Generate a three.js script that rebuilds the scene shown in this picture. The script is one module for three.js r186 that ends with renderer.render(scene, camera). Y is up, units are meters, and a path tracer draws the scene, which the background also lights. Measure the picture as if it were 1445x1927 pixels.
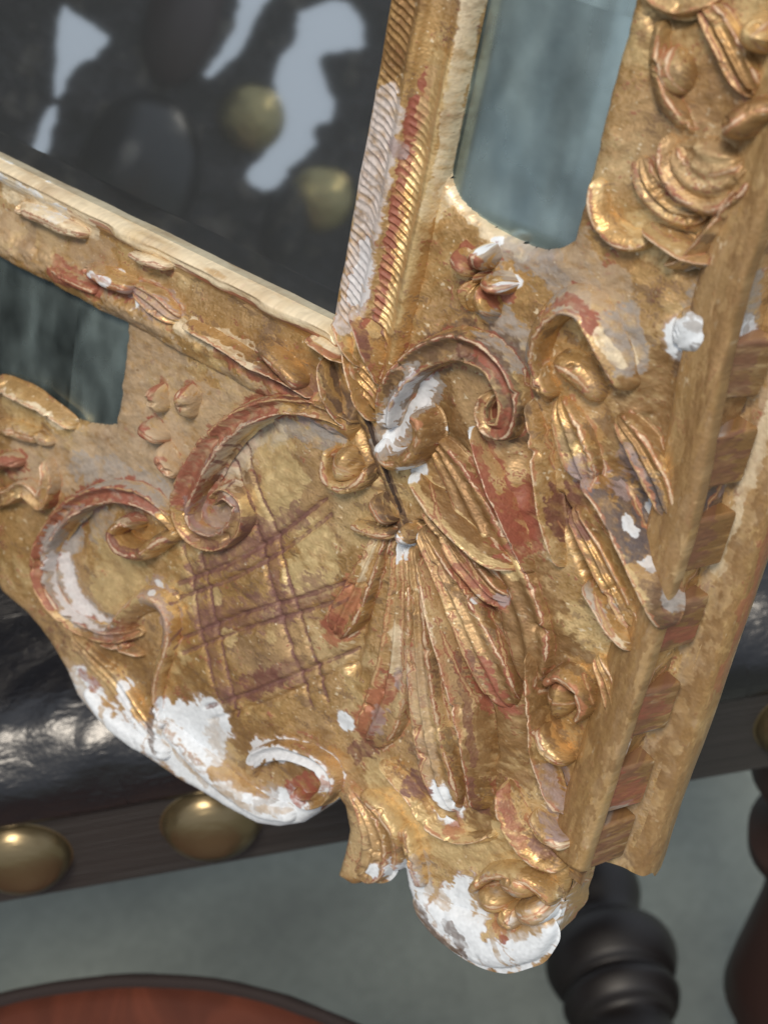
import * as THREE from 'three';
import { mergeGeometries, mergeVertices } from 'three/addons/utils/BufferGeometryUtils.js';
import { RoundedBoxGeometry } from 'three/addons/geometries/RoundedBoxGeometry.js';

// ------------------------------------------------------------------ camera, sky, sun, exposure
const scene = new THREE.Scene();
const camera = new THREE.PerspectiveCamera(35.611, 767 / 1024, 0.02, 200);
camera.position.set(0,0.852729,0);
camera.quaternion.setFromRotationMatrix(new THREE.Matrix4().makeBasis(
  new THREE.Vector3(0.984808,-0.129046,0.116193), new THREE.Vector3(0.173648,0.731855,-0.658965), new THREE.Vector3(0,0.669131,0.743145)));
camera.updateMatrixWorld(true);
camera.focus = 0.36;
camera.userData.fStop = 18;

// an even overcast sky: a little brighter overhead, cool white
const SW = 64, SH = 32, skyData = new Float32Array(SW * SH * 4);
for (let y = 0; y < SH; y++) for (let x = 0; x < SW; x++) {
  const el = ((y + 0.5) / SH - 0.5) * Math.PI, s = Math.max(0, Math.sin(el));
  const b = 0.30 + 0.18 * s, k = (y * SW + x) * 4;
  skyData[k] = b * 0.90; skyData[k + 1] = b * 0.98; skyData[k + 2] = b * 1.10; skyData[k + 3] = 1;
}
const sky = new THREE.DataTexture(skyData, SW, SH, THREE.RGBAFormat, THREE.FloatType);
sky.mapping = THREE.EquirectangularReflectionMapping;
sky.magFilter = sky.minFilter = THREE.LinearFilter;
sky.needsUpdate = true;
scene.background = sky;
scene.environment = sky;

const sun = new THREE.DirectionalLight(0xfff2e0, 1.5);
sun.position.set(-0.25, 2.6, 0.95);
sun.castShadow = true;
sun.shadow.radius = 30;
sun.shadow.mapSize.set(2048, 2048);
Object.assign(sun.shadow.camera, { left: -1, right: 1, top: 1, bottom: -1, near: 0.1, far: 6 });
scene.add(sun); scene.add(sun.target); sun.target.position.set(0, 0.5, -0.3);

const renderer = new THREE.WebGLRenderer({ antialias: true });
renderer.toneMapping = THREE.LinearToneMapping;
renderer.toneMappingExposure = 1.9;
renderer.shadowMap.enabled = true;

// ------------------------------------------------------------------ helpers
let seed = 12345;
const rnd = () => { seed = (seed * 1664525 + 1013904223) >>> 0; return seed / 4294967296; };
const PERM = new Uint8Array(512), VAL = new Float32Array(256);
for (let i = 0; i < 256; i++) { PERM[i] = i; VAL[i] = rnd() * 2 - 1; }
for (let i = 255; i > 0; i--) { const j = Math.floor(rnd() * (i + 1)), t = PERM[i]; PERM[i] = PERM[j]; PERM[j] = t; }
for (let i = 0; i < 256; i++) PERM[256 + i] = PERM[i];
function noise2(x, y) {
  const xi = Math.floor(x), yi = Math.floor(y), fx = x - xi, fy = y - yi;
  const a = fx * fx * (3 - 2 * fx), b = fy * fy * (3 - 2 * fy), X = xi & 255, Y = yi & 255, X1 = (X + 1) & 255, Y1 = (Y + 1) & 255;
  const p = VAL[PERM[PERM[X] + Y]], q = VAL[PERM[PERM[X1] + Y]], r = VAL[PERM[PERM[X] + Y1]], s = VAL[PERM[PERM[X1] + Y1]];
  return (p + (q - p) * a) * (1 - b) + (r + (s - r) * a) * b;
}
function fbm(x, y, o = 4) { let s = 0, a = 0.5, t = 0; for (let i = 0; i < o; i++) { s += a * noise2(x, y); t += a; a *= 0.5; x = x * 2.03 + 17.1; y = y * 2.01 + 5.7; } return s / t; }
const lerp = (a, b, t) => a + (b - a) * t, clamp = (x, a = 0, b = 1) => Math.min(b, Math.max(a, x));
const smooth = (a, b, x) => { const t = clamp((x - a) / (b - a)); return t * t * (3 - 2 * t); };
const names = {};
function numbered(n) { names[n] = (names[n] ?? -1) + 1; return names[n] ? `${n}_${String(names[n]).padStart(3, '0')}` : n; }
function thing(name, label, category, parent = scene) {
  const g = new THREE.Group(); g.name = numbered(name); g.userData = { label, category }; parent.add(g); return g;
}
function part(name, geo, mat, parent) {
  const m = new THREE.Mesh(geo, mat); m.name = name; m.castShadow = m.receiveShadow = true; parent.add(m); return m;
}
function gridGeo(nu, nv, fn, uvf) { // fn(s,t) -> [x,y,z]
  const pos = new Float32Array((nu + 1) * (nv + 1) * 3), uv = new Float32Array((nu + 1) * (nv + 1) * 2), idx = [];
  let k = 0;
  for (let j = 0; j <= nv; j++) for (let i = 0; i <= nu; i++, k++) {
    const p = fn(i / nu, j / nv); pos[k * 3] = p[0]; pos[k * 3 + 1] = p[1]; pos[k * 3 + 2] = p[2];
    const q = uvf ? uvf(p, i / nu, j / nv) : [i / nu, j / nv]; uv[k * 2] = q[0]; uv[k * 2 + 1] = q[1];
  }
  for (let j = 0; j < nv; j++) for (let i = 0; i < nu; i++) { const a = j * (nu + 1) + i, b = a + 1, c = a + nu + 1, d = c + 1; idx.push(a, b, d, a, d, c); }
  const g = new THREE.BufferGeometry();
  g.setAttribute('position', new THREE.BufferAttribute(pos, 3)); g.setAttribute('uv', new THREE.BufferAttribute(uv, 2)); g.setIndex(idx);
  g.computeVertexNormals(); return g;
}
function spline(pts, n) { // Catmull-Rom through rows of any width
  const out = [], m = pts.length - 1;
  for (let i = 0; i <= n; i++) {
    const t = i / n * m, k = Math.min(m - 1, Math.floor(t)), f = t - k;
    const a = pts[Math.max(0, k - 1)], b = pts[k], c = pts[k + 1], d = pts[Math.min(m, k + 2)];
    out.push(b.map((_, j) => 0.5 * (2 * b[j] + (c[j] - a[j]) * f + (2 * a[j] - 5 * b[j] + 4 * c[j] - d[j]) * f * f + (3 * b[j] - a[j] - 3 * c[j] + d[j]) * f * f * f)));
  }
  return out;
}
function tex(w, h, fn, srgb) { // fn(i,j,out) fills out[0..3] with 0..1
  const d = new Uint8Array(w * h * 4), o = [0, 0, 0, 1];
  for (let j = 0; j < h; j++) for (let i = 0; i < w; i++) { fn(i, j, o); const k = (j * w + i) * 4; d[k] = clamp(o[0]) * 255; d[k + 1] = clamp(o[1]) * 255; d[k + 2] = clamp(o[2]) * 255; d[k + 3] = 255; }
  const t = new THREE.DataTexture(d, w, h); t.magFilter = THREE.LinearFilter; t.minFilter = THREE.LinearFilter; t.generateMipmaps = false;
  if (srgb) t.colorSpace = THREE.SRGBColorSpace; t.needsUpdate = true; return t;
}
const repeat = t => { t.wrapS = t.wrapT = THREE.RepeatWrapping; return t; };

// ------------------------------------------------------------------ ground
const groundTex = repeat(tex(512, 512, (i, j, o) => {
  const a = 2 * Math.PI / 512, n = fbm(i / 80, j / 80, 6) * 0.9 + fbm(i / 5 + 50, j / 5, 3) * 0.35, g = 0.44 + n * 0.085;
  const sp = noise2(i / 2.3 + 300, j / 2.3) > 0.93 ? 0.12 : 0;
  o[0] = g * 0.96 + sp; o[1] = g * 1.01 + sp; o[2] = g * 0.945 + sp;
}, true));
const groundMat = new THREE.MeshStandardMaterial({ map: groundTex, roughness: 0.62, bumpMap: groundTex, bumpScale: 0.0006 });
{
  const g = new THREE.PlaneGeometry(80, 80); g.rotateX(-Math.PI / 2);
  const uv = g.attributes.uv; for (let i = 0; i < uv.count; i++) uv.setXY(i, uv.getX(i) * 160, uv.getY(i) * 160);
  const m = new THREE.Mesh(g, groundMat); m.name = 'ground'; m.userData = { kind: 'structure', label: 'smooth grey concrete floor under the chairs' }; m.receiveShadow = true; scene.add(m);
}

// ------------------------------------------------------------------ the mirror frame: all its measures are millimetres in its own plane
// u to the right along the bottom rail, v up the stile, w out of the face; (0,0) is the sight corner of the big glass
const frame = thing('mirror_frame', 'carved and gilded antique mirror frame corner with red bole and white gesso losses', 'mirror');
frame.position.set(-0.003843,0.644175,-0.296645);
frame.quaternion.setFromRotationMatrix(new THREE.Matrix4().makeBasis(new THREE.Vector3(0.685165,-0.093705,0.722336), new THREE.Vector3(0.327807,0.925255,-0.190909), new THREE.Vector3(-0.650455,0.367591,0.664669)));
const MM = 0.001, U0 = -200, V0 = -165, UW = 325, VW = 305;
const uvF = p => [(p[0] / MM - U0) / UW, (p[1] / MM - V0) / VW];
const flare = v => -4.6 * smooth(-12, 46, v); // the frame narrows a little upwards
const uvLong = (k, v0) => p => [((p[1] / MM + 105) * 0.75 - 194 - U0) / UW, ((p[0] / MM * k[0] + p[2] / MM * k[1]) + v0 - V0) / VW]; // grain along the length
const uvSide = p => [(p[0] / MM - p[2] / MM * 0.9 - U0) / UW, (p[1] / MM - V0) / VW];

// the gilding: leaf, bare red bole, white gesso, dust, a few highlights and shades, painted where the photograph shows them
const TW = 1820, TH = 1708, PX = TW / UW;
const col = new Float32Array(TW * TH * 3), met = new Float32Array(TW * TH), rgh = new Float32Array(TW * TH), bmp = new Float32Array(TW * TH);
const KINDS = {
  gold: [[0.45, 0.285, 0.125], 0.44, 0.43], yellow: [[0.66, 0.49, 0.245], 0.42, 0.4], brown: [[0.22, 0.118, 0.044], 0.35, 0.48], umber: [[0.10, 0.058, 0.036], 0.1, 0.65],
  bole: [[0.25, 0.075, 0.045], 0.0, 0.6], darkbole: [[0.135, 0.05, 0.038], 0.0, 0.62], orange: [[0.38, 0.155, 0.08], 0.1, 0.55], gesso: [[0.64, 0.675, 0.71], 0, 0.85], grey: [[0.30, 0.275, 0.255], 0.0, 0.75],
  pale: [[0.52, 0.46, 0.43], 0.05, 0.6], lilac: [[0.31, 0.235, 0.225], 0.0, 0.7], cream: [[0.72, 0.61, 0.43], 0.2, 0.42], dust: [[0.40, 0.30, 0.20], 0.1, 0.7], purple: [[0.16, 0.075, 0.065], 0.05, 0.6], blue: [[0.075, 0.062, 0.068], 0.0, 0.65],
};
for (let j = 0; j < TH; j++) for (let i = 0; i < TW; i++) {
  const k = j * TW + i, u = i / PX + U0, v = j / PX + V0;
  const uu = u + 0.12 * v, a = fbm(u / 16 + 9, v / 13, 4), b = fbm(uu / 3.4 + 40, v / 2.2 + 7, 5), c = 0.4 * fbm(uu / 1.5, v / 0.5 + 31, 2) + 0.7 * noise2(u / 0.42, v / 0.36);
  const t1 = smooth(0.05, 0.4, a + 0.5 * b), t2 = smooth(0.10, 0.5, -a * 0.8 + 0.55 * b + 0.15 * c), dst = smooth(0.0, 0.5, fbm(u / 22 - 60, v / 22 + 12, 3) + 0.35 * c + 0.15);
  let r = 0.47, g = 0.285, bl = 0.112, m = 0.5, rr = 0.39;
  const mix = (K, t) => { r = lerp(r, K[0][0], t); g = lerp(g, K[0][1], t); bl = lerp(bl, K[0][2], t); m = lerp(m, K[1], t); rr = lerp(rr, K[2], t); };
  mix(KINDS.yellow, t1 * 0.7); mix(KINDS.brown, t2 * 0.7); mix(KINDS.dust, dst * 0.35);
  const rub = smooth(0.34, 0.44, b * 0.7 + c * 0.3); mix(KINDS.bole, rub * 0.7); const fl = smooth(0.62, 0.7, fbm(u / 1.3 + 200, v / 0.9, 2)); mix(KINDS.cream, fl * 0.8); const gr = smooth(0.22, 0.5, fbm(uu / 6 - 31, v / 3 + 77, 4) + 0.3 * c); mix(KINDS.umber, gr * 0.6);
  const f = 1 + 0.16 * c + 0.08 * b; col[k * 3] = r * f; col[k * 3 + 1] = g * f; col[k * 3 + 2] = bl * f; met[k] = m; rgh[k] = rr + 0.1 * c;
  bmp[k] = 0.5 + 0.26 * b + 0.16 * c;
}
function patch(kind, pts, rad, rag = 0.7, strength = 1, sl = 1) { // a ragged stroke of a material along pts (mm)
  if (kind === 'gesso' && rad > 2) { patch('dust', pts, rad * 1.16, rag * 1.15, 0.8); patch('bole', pts, rad * 1.06, rag * 1.2, 0.5); }
  const K = KINDS[kind], P = pts.length > 2 ? spline(pts.map(p => [p[0], p[1]]), pts.length * 6) : pts;
  let a = 1e9, b = 1e9, c = -1e9, d = -1e9; const R = rad * (1 + rag) + 1;
  for (const p of P) { a = Math.min(a, p[0] - R); c = Math.max(c, p[0] + R); b = Math.min(b, p[1] - R); d = Math.max(d, p[1] + R); }
  const so = pts[0][0] * 3.1 + pts[0][1] * 1.7;
  for (let j = Math.max(0, Math.floor((b - V0) * PX)); j < Math.min(TH, (d - V0) * PX); j++) for (let i = Math.max(0, Math.floor((a - U0) * PX)); i < Math.min(TW, (c - U0) * PX); i++) {
    const u = i / PX + U0, v = j / PX + V0; let dd = 1e9;
    if (P.length === 1) dd = Math.hypot(u - P[0][0], v - P[0][1]);
    for (let q = 0; q + 1 < P.length; q++) {
      const ax = P[q][0], ay = P[q][1], bx = P[q + 1][0] - ax, by = P[q + 1][1] - ay, t = clamp(((u - ax) * bx + (v - ay) * by) / (bx * bx + by * by + 1e-9));
      dd = Math.min(dd, Math.hypot(u - ax - bx * t, v - ay - by * t));
    }
    if (dd > R) continue;
    const us = u + 0.12 * v, n = fbm(us / (2.6 * sl) + so, v / 1.9, 5) + 0.35 * fbm(us / (1.2 * sl), v / 0.6 + so, 2), br = fbm(us / (2.2 * sl) + 90, v / 1.2 - so, 3);
    const t = smooth(-0.06, 0.12, 1 - dd / rad + n * rag) * strength * (kind === 'gesso' ? 1 : clamp(0.86 + 0.9 * br)); if (t <= 0) continue;
    const k = j * TW + i, f = 1 + 0.10 * noise2(u / 0.7, v / 0.7);
    for (let q = 0; q < 3; q++) col[k * 3 + q] = lerp(col[k * 3 + q], K[0][q] * f, t);
    met[k] = lerp(met[k], K[1], t); rgh[k] = lerp(rgh[k], K[2], t); if (kind === 'gesso') bmp[k] = lerp(bmp[k], 0.42 + 0.1 * noise2(u / 1.1, v / 0.8), t * 0.85);
  }
}
//PATCHES
// grain of the long lip and of the back bead lies in a part of the sheet of its own
patch('brown', [[-190, 48], [-120, 49], [-40, 48]], 2, 1.2, 0.6); patch('dust', [[-180, 55], [-100, 55]], 1.6, 1.0, 0.5);
patch('umber', [[-196, 92], [-120, 92], [-20, 92]], 8, 0.4, 0.85); patch('grey', [[-196, 97], [-120, 96], [-20, 97]], 2.4, 1.2, 0.5);  patch('dust', [[-190, 104], [-110, 105], [-40, 104]], 2.4, 1.0, 0.7); patch('umber', [[-191, 110], [-187, 112]], 4, 1.0, 0.7); patch('gold', [[-196, 112], [-120, 112], [-20, 112]], 8, 0.2, 0.6); patch('brown', [[-196, 111], [-120, 112], [-20, 111]], 6, 1.0, 0.6); patch('gold', [[-196, 52], [-20, 52]], 8, 0.2, 0.6); patch('brown', [[-196, 50], [-120, 53], [-20, 50]], 3.4, 1.2, 0.6); patch('bole', [[-150, 112], [-120, 111]], 2, 1.4, 0.6); patch('cream', [[-130, 104], [-90, 104.5], [-60, 104]], 0.8, 1.4, 0.7);  // wide umber band: recess shade of the dentil hollow put into the colour
// --- tone of the fields
patch('dust', [[-62.6,-29.4],[-50.5,-33.2],[-65.6,-63],[-46.4,-58.7],[-18.8,-28.2]], 11, 0.8, 0.75);
patch('dust', [[-93.5,-77.6],[-72.8,-71.2],[-49.6,-63.4],[-47.6,-51.5]], 9, 0.7, 0.8);
patch('grey', [[-74.8,-72.1],[-60.9,-68],[-45.2,-66.1]], 4.5, 0.8, 0.7);
patch('brown', [[28.8,-9.8],[39.1,-21.1],[51.3,-28.6],[66.3,-41.4],[71.4,-60],[70.6,-78.5]], 9, 0.6, 0.85);
patch('brown', [[80.1,15.4],[79.7,4.5],[84.6,24.3]], 8, 0.6, 0.8);
patch('brown', [[90.5,-52.9],[90.2,-66.1],[89.6,-78.5]], 7, 0.6, 0.6);
patch('brown', [[65,90],[68.4,79.5],[78.7,74.8],[83.6,66.6]], 9, 0.7, 0.6);
patch('yellow', [[-11.6,-37.9],[-5.5,-42.4],[-10.3,-53.6]], 6, 0.5, 0.9);
patch('yellow', [[5.6,-54.7],[8.6,-60.7],[4.5,-65.9]], 6, 0.4, 1);
patch('yellow', [[-57.1,-93.5],[-48.8,-94.2],[-59.6,-105.2]], 6, 0.6, 0.8);
patch('yellow', [[39,-105.1],[62.1,-111.5],[76.8,-101.4],[54,-112]], 6, 0.6, 0.9);
patch('yellow', [[46.1,11.6],[51.3,5.2],[49.8,-1.7]], 4, 0.5, 0.9);
patch('yellow', [[70.3,47.4],[75.4,46.1]], 5, 0.6, 0.6);
patch('purple', [[-28.9,-82],[-16.3,-69],[-0.5,-50.3]], 3.2, 1.1, 0.75);
patch('purple', [[-20.9,-54.3],[-10.8,-60],[-4,-67.3],[1.8,-78.3]], 2.2, 1.2, 0.7);
patch('purple', [[-21.3,-92.7],[-9.9,-83.2],[4.1,-72.3],[9.8,-66.2]], 4.5, 1.2, 0.7);
patch('purple', [[-28.9,-82],[-20.4,-97.3],[-12.4,-109.7]], 2.4, 1.2, 0.6);
patch('purple', [[-12.1,-111.3],[-1.1,-99.7],[8,-91]], 3.0, 1.2, 0.6);
patch('darkbole', [[-4.2,-103.2],[1.9,-96.3]], 3, 0.8, 0.8);
patch('brown', [[-25.3,-113.9],[-16.8,-117.6],[-3.1,-118.1],[13,-114.9]], 6, 0.8, 0.7);
patch('yellow', [[-20,-83.8]], 2.5, 0.6, 0.8); patch('yellow', [[-13.7,-92.7]], 2.6, 0.6, 0.8); patch('yellow', [[-28.5,-107]], 2.8, 0.6, 0.8); patch('yellow', [[-0.4,-85.2]], 2, 0.6, 0.6);
// --- mouldings
patch('cream', [[-200, -1.6], [-100, -1.5], [6, -1.7]], 1.7, 0.9, 0.95, 4); patch('bole', [[-200, -3.6], [-100, -3.6], [6, -3.8]], 0.8, 1.6, 0.8, 3); patch('gesso', [[-118, -3.4], [-100, -4.2], [-88, -4.4]], 2.0, 0.8, 0.8);  // long cream line: highlight on the rail bead, painted in
patch('cream', [[-109.4,-5.9],[-97,-6.3],[-79.1,-6.2]], 3.4, 0.5, 0.9);
patch('dust', [[-111.8,-17.1],[-91.2,-15.5],[-73.6,-13.2]], 6, 0.6, 0.6);
patch('pale', [[5.6,52.4],[5.5,35.1],[5.5,14.5],[5.5,5.7]], 4.4, 0.4, 0.95);
patch('brown', [[6.2,74.3],[4.4,67.4],[4.5,60.9]], 3.6, 0.6, 0.75);
patch('gesso', [[7.2,21.4],[6.5,9.9]], 2.2, 1.1, 0.65);
patch('bole', [[14.1,61.7],[12.8,53.1],[12.2,46.7],[12.2,39.9],[12.2,31.7],[12.6,22.3],[12.8,12.5],[12.7,7.5]], 1.5, 0.9, 0.95);
patch('bole', [[12.9,54.2],[12.1,50.1]], 2.4, 0.5, 1);
patch('lilac', [[10.8,44],[9.1,45.1]], 1.6, 0.8, 0.9);
patch('cream', [[20.5,78.2],[20.7,64.7],[21.6,50.8],[21.8,41.9],[20.1,34.4]], 2.3, 0.5, 0.8);
patch('yellow', [[16.1,64.3],[16.3,46.7],[18.2,33.5],[17.4,18.9],[16.2,8.5]], 2.8, 0.7, 0.6);
patch('cream', [[23.2,38.9],[29.3,36.5],[36.6,34.5],[42.2,33.7]], 2.0, 0.7, 0.8);
patch('grey', [[41.2,32.4],[47.8,32.6],[54.5,31.7],[60,30.4]], 4, 0.9, 0.75);
patch('dust', [[55.3,37.7],[58.8,34.5],[65.3,33.7]], 5, 0.8, 0.8);
patch('grey', [[41.8,17.6],[46.4,15.8],[50,14.9]], 4, 0.7, 0.85);
patch('grey', [[69.5,29.9],[72.4,26.5],[74.2,22.7]], 3, 0.7, 0.8);
// rail ridge
patch('bole', [[-88.3,-19.9],[-81.2,-19.9],[-73.4,-19.5]], 2.6, 0.7, 0.95); patch('bole', [[-74.8,-16],[-68.1,-15.5],[-60.5,-15.4]], 2.2, 0.9, 0.8); patch('gesso', [[-72.1,-14],[-66.3,-14]], 1.2, 1, 0.8); patch('lilac', [[-59.4,-15.5],[-48.4,-14.7]], 3.2, 0.9, 0.7); patch('gesso', [[-58.6,-17.3]], 1.3, 0.8, 1);
patch('cream', [[-61,-5.2],[-50.2,-3.9]], 1.8, 0.5, 0.9); patch('bole', [[-58.9,-7.8],[-50.9,-6.1]], 1.2, 0.8, 0.8);
patch('cream', [[-44.3,-17.9],[-30.3,-16.4],[-16.5,-16.2]], 1.8, 0.8, 0.8); patch('bole', [[-30.9,-18.3],[-18.7,-18.7],[-10.1,-19.2]], 1.8, 0.9, 0.85); patch('darkbole', [[-14.2,-15.4],[-7.3,-16.6],[-2.1,-17.7]], 2.6, 0.9, 0.8);
patch('cream', [[-104.8,-62.9],[-91.9,-61.2],[-83.2,-62.2]], 2.6, 0.7, 0.9); patch('yellow', [[-104.4,-66.8],[-93.6,-65.2]], 3, 0.7, 0.7);
patch('bole', [[-102.6,-84.4],[-97.4,-80.3]], 3, 0.8, 0.9);
// --- scrolls
patch('umber', [[22.6,-5.2],[28.4,4.3],[35.4,10.4],[42.9,11.1],[48.5,8],[51.5,3.1],[51,-2.3]], 4.6, 0.4, 0.8); patch('darkbole', [[36.8,10.3],[42.9,11.1],[48.5,8],[51.5,3.1],[51,-2.3]], 2.4, 0.9, 0.6);
patch('bole', [[40.8,11.4],[46.7,9.6],[49.4,7.1]], 1.6, 0.8, 0.9); patch('bole', [[49.5,-3.4],[52,0.2]], 2.2, 0.8, 0.95);
patch('grey', [[27,-2.8],[24.4,-10.5],[21.5,-17.1],[19.7,-21.3]], 4.6, 0.7, 0.85); patch('gesso', [[26.9,-2.2],[24.8,-9],[21.9,-15.6]], 2.6, 1.2, 0.8); patch('gesso', [[21,-19.5]], 2.0, 0.5, 1); patch('gesso', [[30.5,-22.9]], 2.4, 0.5, 1);
patch('orange', [[29.6,-9.8],[31.8,-9.5]], 1.0, 1.0, 0.7);
patch('bole', [[54.2,25.9],[57.5,30.4],[61.1,30.9]], 1.8, 0.8, 0.85); patch('bole', [[63.4,29.6],[65.8,27.7]], 1.8, 0.8, 0.95); patch('cream', [[67.5,26.7],[73.3,22.3]], 1.3, 0.7, 0.85);  // cream stroke: light on the right arm of the scroll, put into the colour
patch('bole', [[46.4,-13],[51.1,-17.3],[56.4,-21.3],[61.4,-26.8]], 3.6, 1.0, 0.9); patch('bole', [[58.6,-16.3],[60.2,-22.1]], 4.6, 0.7, 0.9); patch('gesso', [[42,-8.7]], 1.6, 0.9, 0.95);
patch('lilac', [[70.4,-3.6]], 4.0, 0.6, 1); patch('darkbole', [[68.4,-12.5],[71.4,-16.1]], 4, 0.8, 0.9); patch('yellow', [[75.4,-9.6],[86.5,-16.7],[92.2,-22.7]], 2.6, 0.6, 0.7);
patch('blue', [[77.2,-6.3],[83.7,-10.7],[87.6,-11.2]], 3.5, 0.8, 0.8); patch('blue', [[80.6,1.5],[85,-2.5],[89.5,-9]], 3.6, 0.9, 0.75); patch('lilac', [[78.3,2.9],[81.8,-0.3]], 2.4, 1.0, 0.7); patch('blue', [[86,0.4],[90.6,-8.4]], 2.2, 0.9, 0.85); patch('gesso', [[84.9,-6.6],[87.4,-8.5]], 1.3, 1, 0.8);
patch('cream', [[78.8,-27.9],[83.8,-29.2],[89.9,-34.4]], 1.2, 0.9, 0.85); patch('grey', [[79.3,-26.8],[85,-30.4]], 2.0, 0.8, 0.7); patch('gesso', [[93.2,-13.5]], 2, 1, 0.7);  // cream stroke: painted highlight along the leaf
patch('gesso', [[81.7,30.3],[84.4,34.2],[85.1,29.5],[82.2,28.8]], 3.4, 0.45, 1); patch('gesso', [[87,36.9],[88.4,38]], 2.0, 0.8, 1); patch('grey', [[84.1,38.8],[85.2,42.5]], 4, 0.8, 0.75); patch('umber', [[84.3,25.3],[88.2,28.1]], 3, 0.9, 0.7);
patch('bole', [[-13.5,-27.1],[-25,-40.3],[-30,-51],[-32.8,-60.5]], 5.2, 0.5, 0.9); patch('lilac', [[-31.2,-62],[-28.8,-65.4],[-21.3,-60.9]], 2.6, 0.9, 0.6); patch('lilac', [[-19.1,-53],[-16.9,-54.9]], 1.8, 0.9, 0.9); patch('darkbole', [[-29,-70.2],[-21.7,-68.8]], 1.6, 0.8, 0.7);
patch('grey', [[-24.7,-48.5],[-17.2,-36.4],[-7.3,-29.6],[4.8,-27.8]], 2.6, 0.9, 0.7); patch('lilac', [[-3.9,-25.5],[7.2,-23.7]], 1.4, 1.0, 0.9); patch('cream', [[-23.3,-50.9],[-18.6,-38.2],[-11,-32.6]], 3, 0.9, 0.5);
patch('bole', [[-48.7,-36.6]], 2.2, 0.7, 0.8); patch('bole', [[-39.2,-32.5]], 2.2, 0.7, 0.8); patch('bole', [[-49.8,-48.1]], 2.8, 0.7, 0.95); patch('bole', [[-41.5,-54.5]], 2.6, 0.7, 0.7);
patch('bole', [[-45.6,-68.6],[-55.2,-70.2],[-65.6,-76],[-75.8,-86.9],[-81.9,-99.3],[-83.7,-109],[-78.9,-115.4]], 3.8, 0.5, 0.9); patch('lilac', [[-76.3,-93.1],[-76.5,-101.8],[-73.5,-108.9],[-68.1,-113.1]], 1.8, 0.9, 0.8); patch('darkbole', [[-55.5,-82.5],[-51.1,-84.4],[-44.5,-81.8]], 2, 0.8, 0.9);
patch('grey', [[-76.3,-93.1],[-78.3,-102.8],[-74,-111.1],[-64.7,-115],[-54,-114.5]], 4.2, 0.7, 0.9); patch('gesso', [[-77.1,-103.9],[-69.2,-113.9],[-56.1,-114.7]], 2.2, 1.1, 0.6); patch('grey', [[-72.9,-86.2],[-62.9,-82.1],[-66.3,-88]], 4, 0.8, 0.6);
patch('lilac', [[-41.7,-93.6],[-35.2,-96.7],[-34.2,-103]], 4, 0.9, 0.7); patch('gesso', [[-41,-91.5]], 1.3, 1, 0.8); patch('brown', [[-58.7,-119.4],[-46.4,-116],[-39.5,-120.9]], 6, 0.8, 0.7); patch('bole', [[-54.9,-115.5],[-47.4,-109.5]], 2.6, 1, 0.5);
// lower left losses
patch('gesso', [[-64.6,-140.3],[-55.3,-143.2],[-44.3,-144],[-34.2,-140.5]], 6.5, 0.5, 1); patch('gesso', [[-47.7,-128.4],[-44.8,-134]], 2.4, 0.9, 0.9); patch('dust', [[-72,-135.2],[-64.6,-140.3],[-52.4,-148.1],[-30.8,-148.7],[-6.7,-146.1],[4.7,-144]], 2.2, 0.8, 0.7);
patch('gesso', [[-29.7,-130.3],[-20.5,-124.7],[-15.4,-119.8],[-15.7,-129],[-24.8,-134.7]], 6, 0.55, 1); patch('gesso', [[-30.4,-138.2],[-19.7,-140.7],[-5.7,-140.8],[7.3,-137.7],[17.2,-131]], 6.4, 0.4, 1);
patch('dust', [[-14.5,-124.7],[-9.5,-130.5],[-2.8,-135.2]], 4, 0.9, 0.5); patch('gesso', [[1.3,-122.1],[9.3,-115.3],[21.4,-112.7],[25.5,-115.2]], 3, 0.8, 0.85); patch('bole', [[14.2,-125.4],[18.5,-119.9],[17.1,-126.1]], 3, 0.6, 0.95); patch('grey', [[7.7,-130.2],[6.7,-134.5]], 2, 0.9, 0.6);
patch('orange', [[24.6,-115.3],[31.4,-114.2]], 2, 0.9, 0.6);
// plumes
patch('orange', [[20.3,-60.5],[17.9,-68.6],[16.9,-73.9]], 4.2, 0.6, 0.9); patch('bole', [[17.3,-69.7],[15.7,-73.8]], 3, 0.8, 0.8); patch('cream', [[23.4,-45.6],[22.3,-55]], 1.6, 0.8, 0.7);
patch('bole', [[36.4,-77],[33.6,-86.5],[31.4,-95.1]], 4, 0.8, 0.85); patch('orange', [[33.8,-80],[30.2,-93.4]], 2.6, 0.9, 0.8); patch('lilac', [[36,-85.8],[36.2,-90.5]], 2.6, 0.9, 0.7); patch('gesso', [[25,-97.1]], 3.0, 0.4, 1); patch('darkbole', [[33.9,-98.2],[29.9,-103.2]], 3, 0.8, 0.8);
patch('cream', [[35.3,-62.4],[37.5,-71.7]], 2.6, 0.7, 0.7);  patch('lilac', [[39.4,-72.3],[39.8,-76]], 1.4, 0.9, 0.9); patch('gesso', [[31.2,-44.9],[32.1,-39]], 1.7, 0.9, 0.9);
patch('dust', [[42.2,-67.9],[49.3,-86.8],[52.3,-92.9]], 4, 0.8, 0.6); patch('gesso', [[56.7,-97.6],[59.1,-100.8]], 3.6, 0.5, 1); patch('orange', [[61.5,-104.1]], 2.6, 0.8, 0.8); patch('purple', [[48.4,-99.9],[51.8,-100.2]], 2.4, 0.8, 0.9); patch('brown', [[63.3,-83.7],[66.8,-94.1],[67.5,-100]], 4, 0.7, 0.85); patch('darkbole', [[65.4,-88.7],[67,-95.5]], 2.6, 0.9, 0.8);
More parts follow.
